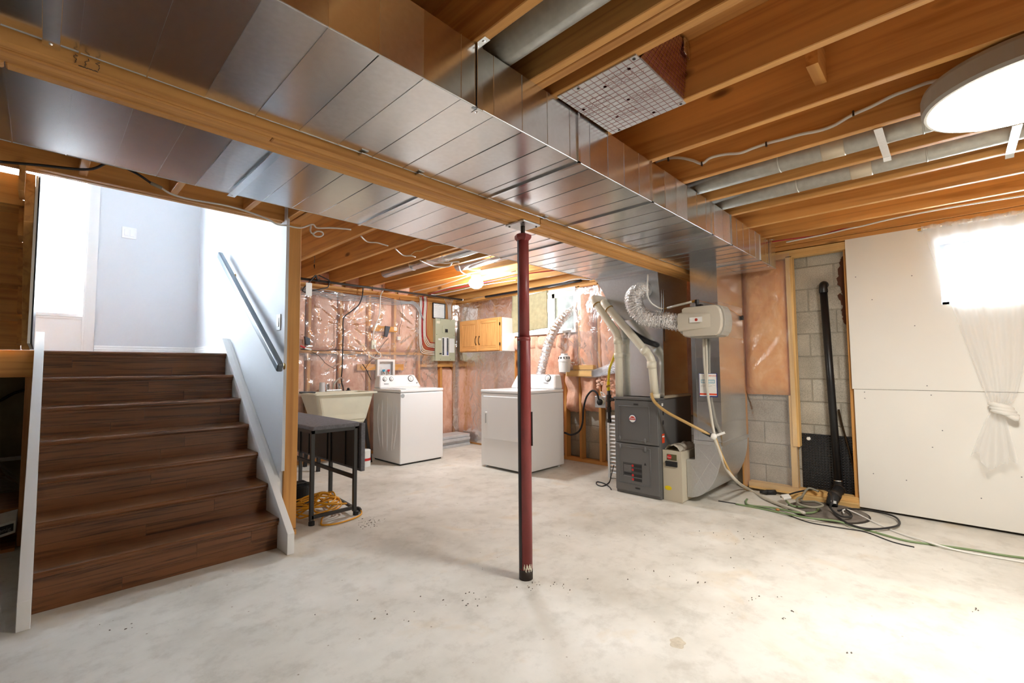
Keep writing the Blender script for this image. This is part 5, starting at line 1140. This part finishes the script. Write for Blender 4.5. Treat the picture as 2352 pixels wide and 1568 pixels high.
b = B(); p = at(1786, 1170, 2, .012); b.ball(p, .016, 8, 5, .6); tag(b.build('wood_chip', 'brown_pine_x'), 'small orange wood chip on the floor near the cables', 'wood chip')
# curtain knotted in front of the window
ct = thing('curtain', 'white sheer curtain knotted below the bright window', 'curtain', (4.63, -.2, .45))
XC = XR-.045
kn = Vector((XC-.015, -.222, .862))
def curt(u, v):
    # v: 1 at the rod, 0 at the knot
    yl = kn.y+.055+(.128-kn.y-.055)*v; yr = kn.y-.05-.19*v**.6
    y = yl+(yr-yl)*u
    z = .90+(2.212-.90)*v
    f = .010*math.sin(u*34)*(.4+.6*v)+.008*math.sin(u*15+1)*(1-v*.5)
    return (XC+f-.012*(1-v), y, z)
B().grid(curt, 90, 30).build('drape', 'sheer', ct, smooth=True)
def hem(u, v):
    y = .128-.59*u; z = 2.19+.035*v; return (XC-.012+.016*math.sin(u*46), y, z)
B().grid(hem, 90, 2).build('header_hem', 'sheer', ct, smooth=True)
B().tube([(XC, .135, 2.203), (XC, -.95, 2.203)], .006, 8).build('rod', 'white_paint', ct); B().lathe([(.01,0),(.01,.02)], (XC, .13, 2.203), 1, 10).build('rod_end', 'brass', ct)
b = B()
for k in range(3):
    c0 = kn+Vector((0, -.005*k, .02-.022*k)); b.tube(smooth_path([c0+Vector((.0,.055,.012)), c0+Vector((-.035,.02,.006)), c0+Vector((-.038,-.02,-.006)), c0+Vector((0,-.058-.006*k,-.02))], 6), [.010,.013,.015]+[.017]*14+[.014,.010], 10)
b.build('knot', 'drywall', ct, smooth=True)
B().tube(smooth_path([kn+Vector((-.02,-.01,-.02)), kn+Vector((-.032,-.04,-.045)), kn+Vector((-.025,-.068,-.062)), kn+Vector((-.015,-.06,-.035))], 6), [.008]+[.016]*10+[.018]*5+[.010]*3, 12).build('knot_loop', 'drywall', ct, smooth=True)
def tail(u, v):
    w = .03+.085*(1-v)**.8; y = kn.y+.02+.03*(1-v)+(.5-u)*2*w
    z = .84-(.84-.47)*(1-v)+.03*(1-v)*math.sin(u*11)+(.05*(1-v) if u < .22 or u > .8 else 0)
    return (XC-.01-.05*(1-v)+.02*math.sin(u*15)*(1.2-v), y, z)
B().grid(tail, 36, 16).build('tail', 'sheer', ct, smooth=True)
# ------------------------------------------------------------------ cables under the joists and on the film wall
def wcab(name, label, ax, val, px, r, mat, cat='cable', group=None, n=6):
    pts = [at(x, y, ax, val+(h[0] if h else 0)) for (x, y, *h) in px]
    return tag(cable(name, pts, r, mat, None, n), label, cat, group)
hc = thing('header_cable', 'black and white cable running along the stair header', 'cable', (.6, 3.30, 2.22))
H_ = lambda *q: [at(x, y, 1, 3.30) for x, y in q]
cable('black_length', H_((-60,362),(0,371),(90,379),(200,389),(245,374)), .007, 'black_wire', hc, 8)
cable('black_length', H_((290,386),(320,402),(352,424)), .007, 'black_wire', hc, 8); cable('connector', H_((346,420),(372,432)), .010, 'grey_wire', hc, 8)
cable('white_length', H_((370,431),(395,446),(440,458),(520,472),(575,488),(615,503),(636,515),(662,518)), .006, 'white_wire', hc, 8)
cable('white_length', [at(x, y, 1, 3.30) for x, y in ((660,518),(690,523),(718,515),(728,523),(760,523),(790,525),(806,527))], .006, 'white_wire', hc, 8)
cable('white_length', [at(x, y, 1, 3.285) for x, y in ((714,518),(713,530),(718,536),(728,531),(738,532),(742,538),(735,543),(724,542),(718,536))], .006, 'white_wire', hc, 8)
G1 = 'cut white cables hanging from laundry joists'
wcab('cut_cable', 'short cut white cable hanging between laundry joists', 2, 2.24, [(829,542),(838,551),(848,556),(866,557),(880,561),(891,564)], .006, 'white_wire', 'cable', G1)
wcab('cut_cable', 'short cut white cable hanging between laundry joists', 2, 2.24, [(908,571),(920,582),(930,587),(945,587),(954,590)], .006, 'white_wire', 'cable', G1)
wcab('cut_cable', 'short cut white cable hanging between laundry joists', 2, 2.24, [(965,598),(985,607),(1000,612),(1018,613),(1032,611),(1038,604)], .006, 'white_wire', 'cable', G1)
wcab('cut_cable', 'short cut white cable hanging between laundry joists', 2, 2.24, [(980,597),(1005,602),(1025,604),(1045,601),(1055,601)], .006, 'white_wire', 'cable', G1)
wcab('joist_cable', 'wavy tan cable crossing a laundry joist side', 2, 2.27, [(942,586),(954,577),(968,575),(990,565),(1010,562),(1030,562)], .005, 'tan_tube')
wcab('lamp_cable', 'white cable feeding the globe lamp', 2, 2.25, [(1054,610),(1058,622),(1068,629),(1080,632)], .006, 'white_wire')
wcab('lamp_cable', 'loose white cable end above the globe lamp', 2, 2.27, [(1067,613),(1075,618),(1090,620),(1104,619)], .005, 'white_wire')
# laundry: stapled runs under the joists near the panel
for k, (m_, lab, q) in enumerate((('white_wire', 'white cable stapled below the joist ends near the panel', [(946,672),(956,668),(995,659),(1040,646),(1080,632)]), ('white_wire', 'white cable stapled under the next joist behind the globe lamp', [(985,676),(1025,661),(1070,651),(1110,640),(1185,622)]), ('red_wire', 'dark red cable pair under the joists behind the globe lamp', [(965,682),(1010,669),(1070,657),(1130,645),(1190,632),(1220,627),(1290,619)]), ('white_wire', 'white cable below the dark red pair on the joists', [(990,676),(1005,676),(1050,667),(1100,656),(1185,643)]), ('white_wire', 'white cable along the sill over the oak cabinet', [(1065,684),(1090,684),(1150,672),(1190,664)]), ('black_wire', 'black cable along the sill over the oak cabinet', [(1040,684),(1090,675),(1150,663),(1190,655)]))):
    wcab('stapled_cable', lab, 2 if k < 4 else 0, 2.25-.014*(k % 3) if k < 4 else 4.672, q, .006, m_)
tag(B().tube(smooth_path([(4.60, 5.0, 2.235), (4.60, 4.4, 2.235), (4.60, 3.8, 2.235), (4.60, 3.25, 2.24)], 4), .016, 10).build('sill_pipe', 'black_plastic', None, smooth=True), 'black pipe along the wall top above the small window', 'pipe')
wcab('sill_cable', 'white cable sagging under the black pipe above the window', 0, 4.60, [(1215,662),(1235,660),(1260,655),(1290,649),(1320,641),(1360,642)], .006, 'white_wire')
# right side: long wavy cables
wcab('joist_cable', 'long wavy white twin cable stapled on a joist side', 0, 2.606, [(1506,372),(1530,364),(1560,362),(1590,368),(1612,375),(1632,362),(1665,354),(1700,351),(1730,340),(1765,328),(1800,319),(1840,308),(1880,300),(1915,288),(1955,265),(2000,245),(2050,220),(2090,205),(2130,190),(2170,183),(2200,184)], .008, 'white_wire')
wcab('joist_cable', 'white twin cable on the joist above the disc lamp', 0, 2.606, [(2262,156),(2290,146),(2320,132),(2352,116),(2420,84)], .008, 'white_wire')
o = bpy.data.objects['joist_cable.001']
for (x, y) in ((1612,376),(1760,331),(1960,260),(1535,365)):
    p = at(x, y, 0, 2.601); B().box(p.x-.004, p.x+.006, p.y-.004, p.y+.004, p.z-.012, p.z+.012).build('staple', 'dark_metal', o)
wcab('far_cable', 'pale cable stapled along the last joist near the drywall', 2, 2.252, [(1806,556),(1850,547),(1900,537),(1950,525),(1980,519),(2050,502),(2150,482),(2250,465),(2352,449),(2450,434)], .006, 'white_wire')
wcab('red_cable', 'dark red cable along the rim beside the duct end', 2, 2.262, [(1773,555),(1820,548),(1880,540),(1930,527),(1958,523)], .005, 'red_wire')
# back wall of the laundry
YW = 5.745
wcab('black_cable', 'black cable dropping from the rod to the faucet', 1, YW-.05, [(834,660),(832,680),(824,700),(808,714),(792,726),(788,737),(788,770),(787,810),(786,845),(784,872),(788,890),(789,904)], .008, 'black_wire', n=8)
wcab('white_drop_cable', 'white cable dropping to the power outlet', 1, YW-.045, [(880,667),(874,680),(873,705),(870,728),(862,748),(858,765),(858,784)], .007, 'white_wire')
wcab('outlet_lead', 'white lead looping below the power outlet', 1, YW-.02, [(861,797),(866,806),(874,812),(873,820),(862,822),(850,816),(844,808)], .006, 'white_wire')
for k in range(5):
    wcab('bundle_cable', 'pale grey cable of the bundle under the laundry top plate', 1, YW-.003-.0085*(k % 2), [(692,659+4*k),(725,664+3*k),(760,668+4.5*k+2*math.sin(k)),(790,675+3.5*k),(825,680+2.6*k),(862,678+4*k),(905,688+2.8*k),(935,693+k),(950,692+2*k),(962,703+3*k),(968+k*1.5,720+k*4)], .0042, 'grey_pvc', 'cable', 'cable bundle on the laundry wall')
G2 = 'cables entering the breaker panel'
for k in range(9):
    m_ = 'red_wire' if k in (3, 4, 8) else 'white_wire'; x = 964+k*2.0; ye = 786+(8-k)*3.4
    wcab('panel_cable', 'dark red cable entering the breaker panel side' if m_ == 'red_wire' else 'white cable bending into the breaker panel side', 1, YW+.012, [(x,681),(x+1,700),(x-1,730),(x-1,765),(x+1,ye-14),(x+7,ye-3),(988,ye),(998,ye+1)], .0055, m_, 'cable', G2)
for k in range(6):
    wcab('top_cable', 'white cable fanning in above the breaker panel', 1, YW+.02, [(1021+k*4,689-abs(k-2.5)),(1025+k*2.6,695),(1028+k*1.6,702),(1029+1.4*k,712),(1030+1.4*k,733)], .0032, 'white_wire', 'cable', 'fan of cables above the panel')
wcab('thin_black_cable', 'thin black cable from the cleat jack up to joists', 1, YW, [(917,683),(922,700),(925,718),(922,740),(918,752),(917,768)], .003, 'black_wire')
wcab('ledge_cable', 'thin black cable along the ledge plate', 1, YW, [(690,801),(715,804),(745,806),(770,803),(800,805),(835,807)], .004, 'black_wire')
wcab('thin_black_wire', 'thin black wire sagging toward the sink', 1, YW, [(715,807),(730,815),(740,825),(748,834),(762,843),(775,850)], .003, 'black_wire')
wcab('thin_black_lead', 'thin black lead hanging between the cleats', 1, YW, [(892,776),(880,790),(870,805),(862,818),(848,832),(840,845)], .003, 'black_wire')
wcab('dark_rod', 'dark rod leaning beside the pale cleat', 1, YW-.03, [(833,836),(842,850),(852,872)], .005, 'black_wire')
jb = thing('tool_clutter', 'dark box with red and white tool handles on ledge', 'tools', tuple(at(705, 805, 1, 5.75)))
q = [at(701,772,1,5.72), at(713,777,1,5.72), at(713,792,1,5.72), at(703,791,1,5.72)]
B().hexa([v for v in q]+[v+Vector((0,.05,0)) for v in q]).build('dark_box', 'modem', jb, bevel=.003); B().tube([at(690,794,1,5.72), at(702,799,1,5.72)], .01, 8).build('red_handle', 'red_print', jb); B().tube([at(700,799,1,5.72), at(715,803,1,5.72)], .012, 8).build('white_handle', 'white_plastic', jb)
# ------------------------------------------------------------------ drop-leaf table, cord, clutter
tb = thing('folding_table', 'grey drop-leaf table with hanging leaf beside the stair post', 'table', (1.65, 4.1, 0))
B().box(1.432, 1.815, 3.485, 4.88, .705, .737).build('top', 'foam_dark', tb, bevel=.010)
b = B(); b.box(1.44, 1.805, 3.50, 3.52, .68, .705); b.box(1.44, 1.805, 4.8, 4.82, .68, .705); b.box(1.44, 1.46, 3.5, 4.82, .68, .705); b.box(1.785, 1.805, 3.5, 4.82, .68, .705); b.build('apron_frame', 'dark_metal', tb)
for (x, y) in ((1.452,3.522),(1.790,3.512),(1.83,4.04),(1.83,4.72)): B().box(x-.014, x+.014, y-.014, y+.014, .03, .69).build('leg', 'dark_metal', tb, bevel=.002)
B().box(1.452, 1.79, 3.508, 3.53, .045, .07).build('bottom_rail', 'dark_metal', tb); B().box(1.45, 1.79, 4.70, 4.72, .05, .075).build('bottom_rail', 'dark_metal', tb)
B().box(1.78, 1.80, 3.52, 4.72, .285, .315).build('side_rail', 'dark_metal', tb); B().bar((1.79,3.53,.055), (1.83,4.04,.055), .02, .02).build('gate_rail', 'dark_metal', tb)
for (x, y) in ((1.452,3.515),(1.80,3.505)): B().lathe([(.022,0),(.022,.028),(.014,.032)], (x, y, 0), 2, 14).build('foot', 'black_rubber', tb)
lf = B().box(1.832, 1.868, 3.49, 4.88, .338, .728).build('hanging_leaf', 'foam_dark', tb, bevel=.006)
B().box(1.826, 1.833, 3.53, 4.86, .36, .70).build('leaf_underside', 'black_plastic', lf)
for y in (3.75, 4.1, 4.5): B().box(1.818, 1.827, y, y+.014, .36, .70).build('leaf_rib', 'dark_metal', lf)
for y in (3.56, 4.4): B().box(1.80, 1.84, y, y+.05, .70, .708).build('hinge', 'dark_metal', tb)
# yellow extension cord in a heap
ec = thing('extension_cord', 'yellow extension cord heaped under the grey table', 'extension cord', (1.6, 3.6, 0))
random.seed(11); pts = []
cx0, cy0 = 1.585, 3.77
for k in range(120):
    a = k*.62; r = .10+.075*math.sin(k*.37)+.03*random.random(); 
    pts.append((min(1.762, max(1.41, cx0+.05*math.sin(k*.13)+r*1.25*math.cos(a))), min(3.97, max(3.565, cy0+.06*math.cos(k*.19)+r*math.sin(a))), .012+.15*abs(math.sin(k*.29))*(1-.55*r/.2)+.02*random.random()))
pts += [(1.56,3.58,.012), (1.53,3.52,.012), (1.50,3.44,.009), (1.58,3.39,.009), (1.70,3.40,.009), (1.80,3.44,.009), (1.848,3.50,.012), (1.855,3.535,.016)]
cable('cord', pts, .0065, 'yellow_cord', ec, 7, 4)
B().tube([(1.853,3.53,.0195), (1.857,3.565,.0195), (1.862,3.60,.0195)], [.012,.019,.014], 10).build('plug', 'black_rubber', ec, smooth=True)
tt = thing('black_tub', 'black plastic tub standing under the grey table', 'tub', (1.56, 4.12, 0))
B().lathe([(.085,0),(.095,.15),(.10,.155),(.10,.175),(.09,.178),(.05,.18)], (1.59, 4.12, 0), 2, 24).build('tub_body', 'black_plastic', tt); B().box(1.54, 1.64, 4.08, 4.16, .178, .20).build('lid_grip', 'black_plastic', tt, bevel=.006)
pc = thing('paint_can', 'white and red paint can behind the hanging table leaf', 'can', (2.62, 5.05, 0))
p = at(836, 1070, 2, 0); pc.location = (p.x, p.y, 0)
B().lathe([(.075,0),(.075,.19),(.07,.195)], (p.x, p.y, 0), 2, 24).build('can_body', 'paper', pc); B().lathe([(.0756,.07),(.0756,.10)], (p.x, p.y, 0), 2, 24).build('red_band', 'red_print', pc)
# storage under the landing
def heap(name, label, cat, x0, x1, y0, y1, h, mat, seed, z0=0):
    def fn(u, v):
        e = (max(0, math.sin(math.pi*u))*max(0, math.sin(math.pi*v)))**.5
        n1 = noise.noise(Vector((u*3+seed, v*3, seed)))*.35+(1-abs(noise.noise(Vector((u*8+seed, v*8, 1)))*2))*.18
        return (x0+(x1-x0)*u, y0+(y1-y0)*v, z0+h*e*(.7+n1))
    return tag(B().grid(fn, 34, 34).build(name, mat, None, smooth=True), label, cat)
bx = thing('cardboard_box', 'white box with black label lying under the landing', 'box', (-.16, 4.62, 0))
q0, q1 = at(48, 1222, 1, 4.45), at(-40, 1240, 1, 4.45)
B().hexa([(-.50,4.45,.02),(-.08,4.45,.12),(-.08,4.8,.12),(-.50,4.8,.02),(-.50,4.45,.13),(-.08,4.45,.20),(-.08,4.8,.20),(-.50,4.8,.13)]).build('carton', 'paper', bx, bevel=.003)
lb = B().hexa([(-.19,4.4495,.112),(-.09,4.4495,.135),(-.09,4.451,.135),(-.19,4.451,.112),(-.19,4.4485,.165),(-.09,4.4485,.183),(-.09,4.451,.183),(-.19,4.451,.165)]).build('label', 'ink', bx)
text_mesh('lettering', 'enig', .034, 'pale_ink', lb, (-.128, 4.447, .148), (1,0,.18), (0,0,1))
B().box(-.8, -.08, 4.46, 4.81, 0, .02).build('base_board', 'brown_pine_x', bx)
pb = thing('plank', 'rough plank lying on the floor under the landing', 'plank', (-.5, 4.9, .2))
B().box(-1.1, -.08, 4.83, 5.5, .0, .2).build('plank_body', 'brown_pine_x', pb)
heap('plastic_bag', 'crumpled clear plastic bag heaped under the landing', 'plastic bag', -1.0, -.05, 4.85, 5.6, .42, 'poly_film', 4, .2)
tag(B().box(-1.1, -.05, 5.90, 5.94, .40, .43).build('white_strip', 'white_paint'), 'thin white strip on the board under the landing', 'strip')
tag(cable('landing_cable', [(-.06,5.9,1.02), (-.16,5.9,.98), (-.28,5.9,.90), (-.5,5.9,.86)], .012, 'black_wire'), 'black cable hanging under the landing', 'cable')
b = B().box(-.075, -.042, 4.56, 4.60, 0, 1.13); tag(b.build('landing_post', 'brown_pine_z'), 'brown wood post below the landing beside the white side board', 'post')
# crumbs and chips on the floor
random.seed(5); b = B()
spots = [(850,1197,30,10,26), (840,1205,20,8,14), (1085,1375,25,20,10), (1300,1340,60,20,8), (1735,1375,40,12,6), (1610,1338,20,4,3), (1800,1420,6,4,4), (1820,1405,5,4,3), (1230,1345,40,12,12), (1945,1500,6,3,3), (1700,1230,200,30,16), (930,1400,200,60,10), (300,1430,60,20,5), (2245,1400,10,6,4), (1300,1230,10,3,3), (1500,1300,300,60,14)]
for (x, y, dx, dy_, n) in spots:
    for k in range(n):
        p = at(x+random.gauss(0, dx*.5), y+random.gauss(0, dy_*.5), 2, 0); s = random.uniform(.003, .008); a = random.uniform(0, 3); c, sn = math.cos(a)*s, math.sin(a)*s*.5
        b.hexa([(p.x-c,p.y-sn,0),(p.x+sn,p.y-c*.5,0),(p.x+c,p.y+sn,0),(p.x-sn,p.y+c*.5,0),(p.x-c*.8,p.y-sn,s*.5),(p.x+sn,p.y-c*.4,s*.5),(p.x+c*.8,p.y+sn,s*.5),(p.x-sn,p.y+c*.4,s*.5)])
o = b.build('floor_crumbs', 'grey_stone'); o['kind'] = 'stuff'; tag(o, 'scattered dirt crumbs and chips on the concrete floor', 'debris')
# (placeholder)
